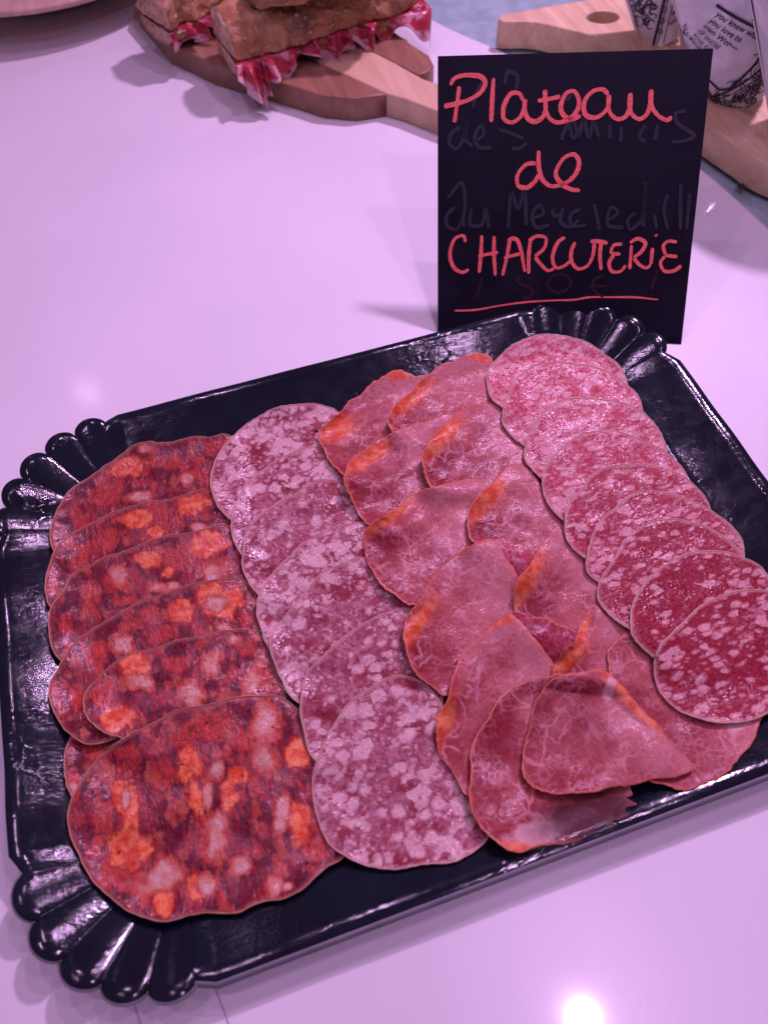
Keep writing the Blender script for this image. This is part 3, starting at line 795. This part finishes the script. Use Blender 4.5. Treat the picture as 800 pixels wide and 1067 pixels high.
w3 = [zz('C', s) for s in (
    [(160,385),(148,350),(110,357),(80,410),(76,480),(105,535),(145,552),(178,535)],
    [(250,345),(245,450),(235,555)], [(318,350),(318,460),(325,570)], [(230,462),(340,440)],
    [(407,360),(390,460),(365,570)], [(405,362),(440,368),(465,420),(480,500),(490,550)], [(372,472),(462,448)],
    [(520,370),(510,460),(510,560)], [(508,378),(560,350),(605,362),(602,405),(545,465)], [(545,468),(580,510),(620,542),(652,530)],
    [(712,358),(688,370),(655,420),(644,490),(662,526),(700,520),(742,488)])] + [zz('D', s) for s in (
    [(48,382),(28,430),(28,490),(62,532),(110,520),(142,470),(155,390)],
    [(132,380),(180,380),(228,390)], [(192,388),(185,460),(192,540)],
    [(310,395),(262,402),(247,440),(300,452)], [(262,455),(236,500),(250,545),(300,545),(328,512)],
    [(360,400),(355,470),(350,535)], [(350,388),(400,365),(437,390),(420,430),(372,470)], [(372,472),(405,510),(445,527),(467,508)],
    [(476,415),(472,465),(467,510)], [(494,342),(500,352)],
    [(612,384),(562,380),(537,402),(548,452)], [(548,458),(615,465)], [(548,458),(520,500),(540,542),(590,545),(636,515)])]
w4 = [zz('C', [(98,765),(200,762),(350,737),(500,717),(650,708),(780,702)]) + zz('D', [(100,694),(250,690),(400,692),(510,704)])]
writing('writing', w1, M_INK, .00125, .0003, seed=1)['label'] = 'word Plateau in red script'
writing('writing', w2, M_INK, .00125, .0003, seed=2)['label'] = 'word de in red script'
writing('writing', w3, M_INK, .00110, .0003, seed=3)['label'] = 'word CHARCUTERIE in red capitals'
writing('underline', w4, M_INK, .00058, .0003, seed=4)
g1 = [zz('A', s) for s in (
    [(130,440),(85,470),(70,530),(105,560),(148,500),(165,400),(160,510),(200,545)], [(215,520),(262,470),(250,430),(215,475),(228,545),(305,552)],
    [(345,450),(420,475),(482,502)], [(500,525),(460,555),(415,558)], [(200,330),(225,240),(265,170)], [(375,200),(400,130),(445,150),(440,230)], [(690,510),(730,420),(760,500),(800,430)])] + [zz('B', s) for s in (
    [(5,400),(35,340),(65,430),(95,350),(125,440),(150,360),(180,440)], [(240,370),(240,450)], [(305,380),(300,470)], [(440,370),(405,440),(440,470)], [(505,370),(490,460)],
    [(665,295),(605,312),(605,342),(705,440),(650,462),(585,468)], [(25,200),(0,240)])] + [zz('C', s) for s in (
    [(100,190),(60,230),(55,290),(105,315),(145,250),(125,60),(100,90),(60,140)], [(145,250),(150,300)], [(190,200),(190,290),(245,290),(270,200),(290,310)],
    [(395,310),(420,120),(450,200),(482,105),(497,290)], [(540,250),(592,222),(570,180),(530,230),(550,300),(625,290)], [(640,200),(655,240),(690,230)], [(700,190),(690,280),(740,300),(790,260)])] + [zz('D', s) for s in (
    [(75,200),(25,230),(25,290),(110,290)], [(150,170),(170,250),(180,320)], [(235,260),(285,220),(255,190),(230,290),(315,305)], [(385,220),(340,260),(350,312),(400,280),(432,60),(425,300)],
    [(485,230),(500,310)], [(560,120),(540,200),(560,310)], [(632,60),(630,200),(630,315)], [(682,110),(665,310)])]
g2 = [zz('C', s) for s in ([(104,650),(112,656)], [(250,580),(222,700)], [(475,570),(445,595),(530,660),(520,690),(470,690)],
    [(640,570),(615,620),(650,660),(720,650),(745,600),(710,565),(640,570)])] + [zz('D', s) for s in ([(205,565),(150,600),(150,650),(205,690)], [(125,630),(225,628)], [(505,540),(470,650)])]
writing('faded_writing', g1, M_GHOST, .0011, .0002, seed=5)
writing('faded_price', g2, M_GHOSTR, .0008, .0002, seed=6)

# ------------------------------------------------------------------ wooden boards
def mat_wood(name, c1, c2, ang):
    m = NT(name); co = m.n('TexCoord', out='Object')
    mp = m.n('Mapping', {'Vector': warp(m, co, 9, .01), 'Rotation': (0, 0, ang), 'Scale': (1, .08, .6)})
    g = m.noise(mp, 130, 5, .6); g2 = m.noise(mp, 26, 3)
    c = m.mix(m.ramp(g, .3, .7), c1, c2); c = m.mix(m.ramp(g2, .4, .65, 0, .4), c, tuple(x * .72 for x in c1))
    return m.done(m.bsdf(c, .42, m.bump(g, .3, .0003)))
M_WAL = mat_wood('dark_board_wood', (.24, .11, .065), (.36, .18, .11), -.95)
M_PALE = mat_wood('pale_board_wood', (.62, .40, .24), (.74, .52, .34), -.95)
M_BEECH = mat_wood('beech_board_wood', (.62, .42, .24), (.80, .60, .37), -.75)

def slab(name, px, z0, z1, mat, parent, holes=(), bev=.0015, n=90, smooth_out=True):
    """a slab whose top outline was measured at height z1"""
    cu = bpy.data.curves.new(name, 'CURVE'); cu.dimensions = '2D'; cu.fill_mode = 'BOTH'
    for k, poly in enumerate([px] + list(holes)):
        W = gp(np.array(poly)[:, 0], np.array(poly)[:, 1], z1)[:, :2]
        if smooth_out or k: W = spline(W, n if k == 0 else 32)
        # keep clear of the bevel growing outward
        sp = cu.splines.new('POLY'); sp.points.add(len(W) - 1); sp.use_cyclic_u = True
        for i, w in enumerate(W): sp.points[i].co = (w[0], w[1], 0, 1)
    cu.extrude = (z1 - z0) / 2 - bev; cu.bevel_depth = bev; cu.bevel_resolution = 2; cu.offset = -bev
    tmp = bpy.data.objects.new('tmp', cu); C.objects.link(tmp)
    bpy.context.view_layer.update()
    me = bpy.data.meshes.new_from_object(tmp, depsgraph=bpy.context.evaluated_depsgraph_get())
    bpy.data.objects.remove(tmp)
    me.materials.clear(); me.materials.append(mat); me.name = name
    for v in me.vertices: v.co.z += (z0 + z1) / 2
    o = bpy.data.objects.new(name, me); C.objects.link(o)
    if parent is not None: adopt(o, parent)
    return o

ZB = .0200
b1 = empty('cutting_board', tuple(gp(300, 40)))
tag(b1, 'striped two tone wooden board with a pale handle under the ham baguette', 'cutting board')
slab('dark_strip', [(140,5),(172,42),(220,65),(280,82),(314,92),(336,99),(370,102),(390,99),(403,97),(345,70),(250,25),(150,-20)], .0003, ZB, M_WAL, b1, smooth_out=False)
slab('pale_strip', [(150,-20),(250,25),(345,70),(403,97),(424,103),(455,115),(500,131),(520,140),(540,136),(548,125),(530,110),(490,96),(442,82),(408,63),(300,10),(240,-30)], .0002, ZB + .0002, M_PALE, b1, smooth_out=False)
slab('dark_strip', [(240,-30),(300,10),(408,63),(436,77),(446,74),(452,67),(447,57),(430,46),(380,10),(330,-25)], .0003, ZB, M_WAL, b1, smooth_out=False)

ZC = .0240
b2 = empty('cutting_board', tuple(gp(760, 100)))
tag(b2, 'light wood board with a round hole in its handle, under the newsprint cones', 'cutting board')
hole = [(628 + 17 * math.cos(a), 17 + 6.5 * math.sin(a)) for a in np.linspace(0, 2 * PI, 12, endpoint=False)]
slab('board', [(519,19),(520,16),(543,11),(593,2),(650,-8),(720,-40),(900,-60),(1000,60),(960,160),(880,190),(830,182),(800,171),(770,152),(737,130),(700,104),(672,78),(655,58),(645,48),(620,37),(588,29),(557,22)], .0003, ZC, M_BEECH, b2, holes=[hole], n=140)

# plate at the far left
M_PLATE = mat_wood('rosy_plate_wood', (.50, .30, .25), (.62, .40, .33), .2)
pa, pb = gp(0, 11, .040), gp(72, 0, .040)
mid = (pa + pb) / 2; tdir = (pb - pa) / np.linalg.norm(pb - pa); pn = np.array([-tdir[1], tdir[0], 0])
Rp = .17; hc = math.sqrt(Rp ** 2 - (np.linalg.norm(pb - pa) / 2) ** 2)
pc = mid + pn * hc; pc[2] = 0
prof_ = [(0, .0002), (.09, .0002), (.095, .003), (.112, .018), (.145, .030), (.167, .0335), (.1705, .0365), (.170, .0395), (.166, .0400), (.14, .0360), (.10, .0220), (0, .0200)]
V, Fc = [], []; K = 120
for r, z in prof_:
    for k in range(K): a = 2 * PI * k / K; V.append((r * math.cos(a), r * math.sin(a), z))
for j in range(len(prof_) - 1):
    for k in range(K): l = (k + 1) % K; Fc.append((j * K + k, j * K + l, (j + 1) * K + l, (j + 1) * K + k))
o = mesh('plate', V, Fc, M_PLATE); o.location = tuple(pc)
tag(o, 'edge of a round rosy wooden plate at the far left corner', 'plate')

# ------------------------------------------------------------------ ham baguettes
def mat_crust():
    m = NT('seeded_crust'); co = m.n('TexCoord', out='Object')
    n1 = m.noise(warp(m, co, 30, .02), 48, 5, .65); n2 = m.noise(co, 14, 3)
    c = m.mix(m.ramp(n1, .35, .65), (.13, .055, .022), (.46, .23, .10))
    c = m.mix(m.ramp(n2, .42, .6, 0, .6), c, (.42, .17, .07))
    sv = m.vor(warp(m, co, 60, .01), 130); seed = m.ramp(sv, .2, .34, 1, 0)
    sel = m.ramp(m.noise(co, 35, 2), .5, .58)
    c = m.mix(m.math('MULTIPLY', seed, m.math('MULTIPLY', sel, .8)), c, (.55, .42, .30))
    h = m.math('ADD', n1, m.math('MULTIPLY', m.math('MULTIPLY', seed, sel), .5))
    return m.done(m.bsdf(c, .5, m.bump(h, 1, .004)))
def mat_crumb():
    m = NT('bread_crumb'); co = m.n('TexCoord', out='Object')
    v = m.vor(warp(m, co, 60, .01), 170); n1 = m.noise(co, 60, 4)
    c = m.mix(m.ramp(v, .1, .5), (.38, .18, .11), (.68, .44, .32)); c = m.mix(m.ramp(n1, .4, .7, 0, .5), c, (.60, .28, .16))
    return m.done(m.bsdf(c, .8, m.bump(m.math('ADD', v, n1), 1, .003)))
def mat_ham():
    m = NT('cured_ham'); co = m.attr('lp', True)
    n1 = m.noise(co, 1.4, 3, .5); e = m.attr('edge')
    c = m.mix(m.ramp(n1, .35, .6), (.24, .008, .03), (.46, .04, .07))
    v = m.ramp(m.noise(co, 1.6, 3), .56, .62); c = m.mix(m.math('MULTIPLY', v, .6), c, (.66, .36, .40))
    c = m.mix(m.ramp(m.math('ADD', e, m.math('MULTIPLY', m.math('SUBTRACT', n1, .5), .5)), .82, .95), c, (.66, .38, .42))
    return m.done(m.bsdf(c, .32, m.bump(n1, .5, .001)))
M_CRUST, M_CRUMB, M_HAM = mat_crust(), mat_crumb(), mat_ham()

def loaf(P0, P1, w, z0, z1, flat, parent, name, seed, ends=(0, 1)):
    """half of a split baguette between axis points; flat = 'top' or 'bottom' is the cut side"""
    P0 = np.array(P0[:2]); P1 = np.array(P1[:2]); ax = (P1 - P0); L = np.linalg.norm(ax); ax /= L; sd = np.array([-ax[1], ax[0]])
    nl, K = 150, 110; V, Fc, MI = [], [], []
    n1 = noise1(nl, 9, seed); n2 = noise1(nl, 7, seed + 1)
    for i in range(nl):
        f = i / (nl - 1); s = f * L
        e = 1.0
        if ends[1] and f > .82: e = math.sqrt(max(.02, 1 - ((f - .82) / .18) ** 2))
        if ends[0] and f < .12: e = math.sqrt(max(.02, 1 - ((.12 - f) / .12) ** 2))
        c = P0 + ax * s + sd * n2[i] * .0016
        for k in range(K):
            a = 2 * PI * k / K; ca, sa = math.cos(a), math.sin(a)
            if flat == 'bottom': zz_ = (max(sa, -.12) + .12) / 1.12
            else: zz_ = (min(sa, .12) + 1) / 1.12
            lump = 1 + .03 * math.sin(3 * a + seed + f * 9) + .035 * n1[i]
            x = abs(ca) ** .8 * (1 if ca > 0 else -1) * w * e * lump
            z = z0 + (z1 - z0) * (zz_ if flat == 'top' and False else zz_) * (.25 + .75 * e if flat == 'bottom' else 1) * (1 + .02 * n1[i])
            nv_ = mn.fractal(Vector((s * 55, a * 2.2, seed)), 1.0, 2.0, 4) * .0024
            x += ca * nv_; z += sa * nv_ if abs(sa) > .15 else 0
            p = c + sd * x; V.append((p[0], p[1], max(z, ZB + .0004)))
    for i in range(nl - 1):
        for k in range(K):
            l = (k + 1) % K; Fc.append((i * K + k, (i + 1) * K + k, (i + 1) * K + l, i * K + l)); MI.append(0)
    Fc.append(tuple(range(K))); MI.append(1); Fc.append(tuple((nl - 1) * K + k for k in range(K))[::-1]); MI.append(0)
    o = mesh(name, V, Fc, [M_CRUST, M_CRUMB], mi=MI); adopt(o, parent); return o

def ham_strip(P0, P1, z, parent, seed, drop, out=.012):
    """ruffled ham hanging out along the near side of a split loaf: drop(f) = how far it hangs"""
    P0 = np.array(P0[:2]); P1 = np.array(P1[:2]); ax = P1 - P0; L = np.linalg.norm(ax); ax /= L; sd = -np.array([-ax[1], ax[0]])
    nl, nv = 260, 14; V, Fc, lp, ed = [], [], [], []
    for side in (0, 1):
        for i in range(nl):
            f = i / (nl - 1)
            ph = 2 * PI * (f * L * 38 + .6 * math.sin(f * 9 + seed))
            dr = drop(f)
            for j in range(nv):
                v = j / (nv - 1)
                ruf = math.sin(ph + v * .8) * .0060 * min(1, v * 1.8) + math.sin(ph * 1.7 + 1) * .0018 * v
                r = -.016 + v * (.016 + .006) if v < .4 else -.016 + .4 * .022 + math.sin((v - .4) / .6 * 1.4) * (out * .55)
                r = -.016 + min(v / .4, 1) * .020 + (max(v - .4, 0) / .6) ** .7 * out * .35
                zz_ = z + .001 - (max(v - .35, 0) / .65) ** 1.15 * dr
                c = P0 + ax * (f * L + math.cos(ph) * .003 * v) + sd * (r + ruf)
                V.append((c[0], c[1], max(zz_, .0012) - side * .0009 * (1 - v * .4)))
                lp.append((f * L * 100, v * dr * 100 + v, seed * 3)); ed.append(v + .15 * math.sin(ph * .5))
    o_ = nl * nv
    for i in range(nl - 1):
        for j in range(nv - 1):
            a = i * nv + j; Fc.append((a, a + 1, a + nv + 1, a + nv)); Fc.append((o_ + a, o_ + a + nv, o_ + a + nv + 1, o_ + a + 1))
        a = i * nv + nv - 1; Fc.append((a, o_ + a, o_ + a + nv, a + nv))
    o = mesh('ham', V, Fc, M_HAM, attrs={'lp': np.array(lp), 'edge': np.array(ed)}); adopt(o, parent); return o

def near_axis(pA, pB, z, w):
    a, b = gp(*pA, z), gp(*pB, z); t = (b - a) / np.linalg.norm(b - a); s = np.array([-t[1], t[0], 0])
    return a + s * w, b + s * w, a, b
zc = .036
# main baguette
w = .026
a0, a1, n0, n1_ = near_axis((247, 66), (448, 6), zc, w)
sB = empty('ham_baguette', (a0[0], a0[1], ZB))
tag(sB, 'long seeded baguette with ruffled ham hanging out, in front on the striped board', 'sandwich', 'ham baguettes on the striped board')
loaf(a0, a1, w, ZB + .0006, zc - .001, 'top', sB, 'lower_bread', 5, (0, 1))
loaf(a0, a1, w + .001, zc + .002, zc + .030, 'bottom', sB, 'upper_bread', 9, (0, 1))
def saw(f, k, ph): x = (f * k + ph) % 1; return 1 - abs(2 * x - 1)
ham_strip(n0, n1_, zc, sB, 2, lambda f: .007 + .014 * (.5 + .5 * math.sin(f * 34 + 2 * math.sin(f * 9))) ** 1.6 * (1 if f > .12 else .3) + (.022 * math.exp(-((f - .985) / .03) ** 2)))
# the long flap hanging at the cut end
fa, fb = gp(246, 68, zc), gp(282, 60, zc)
ham_strip(fa, fb, zc, sB, 7, lambda f: .030 + .004 * math.sin(f * 6) - .022 * abs(f - .55) * 2, out=.03)
# second baguette, behind on the left
w = .024
a0, a1, n0, n1_ = near_axis((178, 34), (285, -14), zc, w)
sA = empty('ham_baguette', (a0[0], a0[1], ZB))
tag(sA, 'cut seeded baguette at the left, its end leaning past the board', 'sandwich', 'ham baguettes on the striped board')
loaf(a0, a1, w, ZB + .0006, zc - .001, 'top', sA, 'lower_bread', 15, (0, 1))
loaf(a0, a1, w, zc + .002, zc + .028, 'bottom', sA, 'upper_bread', 19, (0, 1))
ham_strip(n0, n1_, zc, sA, 4, lambda f: .006 + .010 * saw(f, 5, .4))
# third, lying on top of the two
a0, a1, n0, n1_ = near_axis((262, 8), (408, -12), .072, .022)
sT = empty('ham_baguette', (a0[0], a0[1], .067))
tag(sT, 'smooth brown baguette lying on top of the seeded one, cut off by the top edge', 'sandwich', 'ham baguettes on the striped board')
M_SMOOTH = M_CRUST
loaf(a0, a1, .022, .0665, .0755, 'top', sT, 'lower_bread', 25, (1, 1))
loaf(a0, a1, .022, .0770, .092, 'bottom', sT, 'upper_bread', 29, (1, 1))

# ------------------------------------------------------------------ newsprint cones
M_PAPER = mat_simple('newsprint_paper', (.88, .86, .86), .75, (40, .35, .002))
M_PRINT = mat_simple('newsprint_ink', (.035, .025, .05), .7)
M_FRY = mat_simple('cone_filling', (.30, .10, .06), .7, (60, 1, .004))
def cone(base, lean, rb, rt, h, rot, label, seed, design):
    base = np.array(base, float)
    root = empty('paper_cone', tuple(base)); tag(root, label, 'paper cone', 'newsprint paper cones on the light board')
    axv = np.array([lean[0], lean[1], 1.0]); axv /= np.linalg.norm(axv)
    cdir = CAM - base; cdir[2] = 0; cdir /= np.linalg.norm(cdir)
    ux = np.cross(axv, -cdir); ux = np.cross(cdir, axv); ux /= np.linalg.norm(ux)   # sideways
    uy = np.cross(axv, ux)
    if uy @ cdir < 0: uy = -uy
    if (ux @ R[0]) < 0: ux = -ux
    if np.cross(ux, -uy) @ axv < 0: pass
    def pt(s, y, off=0.0):
        """s: arc position across the face (m, 0 faces the camera), y: height along the cone"""
        r = rb + (rt - rb) * y / h
        a = s / max(r, 1e-4)
        return base + axv * y + (ux * math.sin(a) + uy * math.cos(a) * .85) * (r + off)
    K, J = 72, 16; V, Fc = [], []
    for side in (0, 1):
        for j in range(J + 1):
            y = h * j / J; r = rb + (rt - rb) * y / h
            for k in range(K):
                a = 2 * PI * k / K + rot
                wob = .0006 * math.sin(5 * a + seed + j * .5)
                V.append(pt(a * r, y, wob - side * .0006))
    o_ = (J + 1) * K
    for j in range(J):
        for k in range(K):
            l = (k + 1) % K; a, b = j * K, (j + 1) * K
            Fc.append((a + k, a + l, b + l, b + k)); Fc.append((o_ + a + k, o_ + b + k, o_ + b + l, o_ + a + l))
    for k in range(K):
        l = (k + 1) % K; Fc.append((J * K + k, J * K + l, o_ + J * K + l, o_ + J * K + k))
    Fc.append(tuple(range(K)))
    adopt(mesh('paper', V, Fc, M_PAPER), root)
    # overlap flap of the rolled sheet
    FV, FF = [], []
    for j in range(J + 1):
        y = h * j / J; r = rb + (rt - rb) * y / h
        for k in range(7): FV.append(pt((-1.25 + k * .06 - .28 * y / h) * r, y, .0012 - .0001 * k))
    for j in range(J):
        for k in range(6): a = j * 7 + k; FF.append((a, a + 1, a + 8, a + 7))
    adopt(mesh('paper_flap', FV, FF, M_PAPER), root)
    fv = [pt(2 * PI * k / 24 * rt * .93, h * .93, -rt * .08) for k in range(24)]
    cc = sum(fv) / 24; fv.append(cc + axv * .008)
    adopt(mesh('filling', fv, [(k, (k + 1) % 24, 24) for k in range(24)], M_FRY), root)
    # printing: text and line ornaments laid on the paper
    PV, PF = [], []
    def ribbon(pts, wd):
        pts = np.array(pts, float); Q = []
        for i in range(len(pts) - 1):
            nn = max(2, int(np.linalg.norm(pts[i + 1] - pts[i]) / .002))
            for q in range(nn): Q.append(pts[i] + (pts[i + 1] - pts[i]) * q / nn)
        Q.append(pts[-1]); Q = np.array(Q); k0 = len(PV)
        for i in range(len(Q)):
            t = Q[min(i + 1, len(Q) - 1)] - Q[max(i - 1, 0)]; t = t / (np.linalg.norm(t) + 1e-9); nn = np.array([-t[1], t[0]]) * wd / 2
            PV.append(pt(*(Q[i] - nn), .0009)); PV.append(pt(*(Q[i] + nn), .0009))
        for i in range(len(Q) - 1): PF.append((k0 + 2 * i, k0 + 2 * i + 1, k0 + 2 * i + 3, k0 + 2 * i + 2))
    def oval(cx, cy, rx, ry, ang=0, wd=.0007, n=20):
        ribbon([(cx + rx * math.cos(a) * math.cos(ang) - ry * math.sin(a) * math.sin(ang), cy + rx * math.cos(a) * math.sin(ang) + ry * math.sin(a) * math.cos(ang)) for a in np.linspace(0, 2 * PI, n)], wd)
    def text(t, x, y, size, ang=0):
        cu = bpy.data.curves.new('t', 'FONT'); cu.body = t; cu.size = size; cu.resolution_u = 3; cu.offset = size * .012
        tmp = bpy.data.objects.new('t', cu); C.objects.link(tmp); bpy.context.view_layer.update()
        me = bpy.data.meshes.new_from_object(tmp, depsgraph=bpy.context.evaluated_depsgraph_get()); bpy.data.objects.remove(tmp)
        k0 = len(PV); ca, sa = math.cos(ang), math.sin(ang)
        for v in me.vertices: PV.append(pt(x + v.co.x * ca - v.co.y * sa, y + v.co.x * sa + v.co.y * ca, .0010))
        for p in me.polygons: PF.append(tuple(k0 + i for i in p.vertices))
        bpy.data.meshes.remove(me)
    design(ribbon, oval, text)
    adopt(mesh('printing', PV, PF, M_PRINT, smooth=False), root)
    return root

def squig(ribbon, x, y, n, s, seed):
    r_ = np.random.RandomState(seed)
    for i in range(n):
        cx, cy = x + r_.uniform(-s, s), y + r_.uniform(-s, s); q = s * .35
        a0 = r_.rand() * 6
        ribbon([(cx + q * t * math.cos(a0 + t * 5), cy + q * t * math.sin(a0 + t * 5)) for t in np.linspace(.2, 1, 12)], .0008)
def d_main(ribbon, oval, text):
    A_ = -.85
    def r(x, y): return (x * math.cos(A_) - y * math.sin(A_), x * math.sin(A_) + y * math.cos(A_) )
    ox, oy = .000, .066
    def T(t, x, y, s): 
        q = r(x, y); text(t, ox + q[0], oy + q[1], s, A_)
    T('MES', .020, .026, .0110); T('RING', .003, .0185, .0125)
    for k, t in enumerate(('you know what', 'you love to', 'own Wor\u2014', 'of social', 'love to', 'stride in')):
        T(t, -.019, .009 - k * .0064, .0062)
    bx = [(-.024, .0155), (.026, .0155), (.033, .012), (.033, -.030), (.028, -.036), (-.02, -.036)]
    ribbon([(ox + r(*p)[0], oy + r(*p)[1]) for p in bx], .0022)
    ribbon([(ox + r(*p)[0], oy + r(*p)[1]) for p in [(.046, .05), (.043, 0), (.030, -.046), (-.03, -.05)]], .0018)
    for e in (.050, .056): ribbon([(ox + r(*p)[0], oy + r(*p)[1]) for p in [(e, .05), (e - .003, -.005), (e - .02, -.056), (-.02, -.046 - (e - .046))]], .0007)
    for k in range(8):
        q = r(.050 - k * .001, .03 - k * .009); oval(ox + q[0] * 1.03, oy + q[1], .0022, .0014, A_)
    squig(ribbon, .012, .014, 40, .013, 3); squig(ribbon, -.012, .008, 34, .010, 4); squig(ribbon, .030, .022, 30, .012, 5); squig(ribbon, .028, .050, 24, .010, 6)
    oval(.020, .030, .006, .0065); oval(.020, .030, .0035, .004)
    squig(ribbon, -.036, .070, 10, .006, 8)
def d_side(seed):
    def f(ribbon, oval, text):
        ribbon([(-.004, .002), (.012, .055), (.02, .12)], .0022)
        for e in (.003, .008): ribbon([(-.004 + e, .002), (.012 + e, .055), (.02 + e, .12)], .0007)
        for k in range(9): oval(.0025 + k * .0022, .014 + k * .009, .0015, .0024, .3)
        for k, t in enumerate(('love to know', 'what you do', 'of social', 'your love')): text(t, .010 + k * .002, .016 + k * .008, .0055, .25)
        squig(ribbon, -.010, .030, 34, .010, seed + 7); squig(ribbon, -.010, .045, 30, .011, seed); squig(ribbon, -.018, .080, 20, .012, seed + 1)
        oval(-.016, .055, .008, .005, -.6, .0010); oval(-.016, .055, .006, .0035, -.6)
    return f
def d_edge(ribbon, oval, text):
    text('R', -.020, .052, .022, -.3); text('S', -.014, .030, .018, -.2)
    text('GE', -.012, .074, .016, -.3)
    for k, t in enumerate(('the ind', 'love the', 'know')): text(t, -.012, .010 + k * .008, .0075, .2)
    squig(ribbon, -.005, .05, 16, .012, 31)
    ribbon([(-.028, .05), (-.005, .02), (.002, .0)], .0015)
pcn = gp(768, 104, ZC)
def CB(u, v): p = gp(u, v, ZC); return (p[0], p[1], ZC + .0006)
cone(CB(688, 38), (-.34, .12), .017, .044, .13, 0, 'newsprint cone at the left of the cones, beside the board hole', 1, d_side(12))
cone(CB(728, 52), (-.22, .16), .013, .038, .13, 0, 'newsprint cone squeezed between two others, mostly hidden', 2, d_side(40))
cone(CB(768, 98), (-.40, .13), .022, .050, .13, 0, 'newsprint cone with the large letters RING and a bordered text box', 3, d_main)
cone(CB(842, 134), (-.34, .10), .024, .050, .13, 0, 'newsprint cone cut off by the right edge of the picture', 4, d_edge)

# small dark crumb of leaf by the light board
M_LEAF = mat_simple('dried_leaf', (.03, .025, .02), .8)
lc = gp(771, 196); r_ = np.random.RandomState(5)
V = [lc + np.array([math.cos(a) * r_.uniform(.002, .006), math.sin(a) * r_.uniform(.002, .006), .0006 + r_.uniform(0, .002)]) for a in np.linspace(0, 6, 9)]
V.append(lc + np.array([0, 0, .0025])); V = [v_ - lc for v_ in V]
o = mesh('herb_leaf', V, [(i, (i + 1) % 9, 9) for i in range(9)], M_LEAF, smooth=False); o.location = tuple(lc)
tag(o, 'tiny dark crumpled herb leaf on the counter below the light board', 'leaf')

# ------------------------------------------------------------------ light
def area(name, loc, target, size, power, col, spread=None, shape='DISK', sy=None):
    l = bpy.data.lights.new(name, 'AREA'); l.shape = shape; l.size = size; l.energy = power; l.color = col
    if sy: l.size_y = sy
    if spread: l.spread = spread
    o = bpy.data.objects.new(name, l); C.objects.link(o); o.location = loc
    o.rotation_euler = (Vector(target) - Vector(loc)).to_track_quat('-Z', 'Y').to_euler()
    return o
LC = (.89, .525, 1.0)
def mirror(u, v, h, z=.004):
    """where a lamp hangs whose reflection in the flat counter falls at that place"""
    p = gp(u, v, z); d = p - CAM; return tuple(p + np.array([d[0], d[1], -d[2]]) * (h / -d[2]))
area('case_lamp_key', (.62, .62, .95), (0, .08, 0), .07, 10.8, LC)
area('case_lamp_right', mirror(764, 197, .8), (.2, .2, 0), .03, .4, LC)
area('case_lamp_back', mirror(90, 407, .8), (-.1, .1, 0), .05, .05, LC)
area('case_lamp_front', mirror(609, 1062, .8), (.0, -.1, 0), .024, 1.2, LC)
for u_, v_, p_ in ((300, 640, .7), (480, 560, 1.0), (620, 760, .6), (210, 860, .6)):  # extra lamps added over the tray to make glints on the meat
    area('added_glint_lamp', mirror(u_, v_, .8), (.0, 0, 0), .022, p_, LC)

W = bpy.data.worlds.new('World'); S.world = W; W.use_nodes = True
nt = W.node_tree; nt.nodes.clear()
out = nt.nodes.new('ShaderNodeOutputWorld'); bg = nt.nodes.new('ShaderNodeBackground')
tc = nt.nodes.new('ShaderNodeTexCoord'); sx = nt.nodes.new('ShaderNodeSeparateXYZ')
nt.links.new(tc.outputs['Generated'], sx.inputs[0])
def wr(val, pts):
    r = nt.nodes.new('ShaderNodeValToRGB'); r.color_ramp.interpolation = 'EASE'
    while len(r.color_ramp.elements) < len(pts): r.color_ramp.elements.new(.5)
    for e, (p, c) in zip(r.color_ramp.elements, pts): e.position = p; e.color = (*c, 1)
    nt.links.new(val, r.inputs[0]); return r.outputs[0]
mr = nt.nodes.new('ShaderNodeMapRange'); mr.inputs[1].default_value = -1; mr.inputs[2].default_value = 1
nt.links.new(sx.outputs['Z'], mr.inputs[0])
vz = wr(mr.outputs[0], [(0, (.10, .08, .12)), (.5, (.14, .19, .24)), (.62, (.15, .11, .19)), (.8, (.18, .09, .20)), (1, (.19, .09, .21))])
nt.links.new(vz, bg.inputs[0]); bg.inputs[1].default_value = .85
nt.links.new(bg.outputs[0], out.inputs[0])

S.view_settings.view_transform = 'Standard'; S.view_settings.look = 'None'; S.view_settings.exposure = 0; S.view_settings.gamma = 1
S.render.engine = 'CYCLES'
S.cycles.max_bounces = 6; S.cycles.use_denoising = True
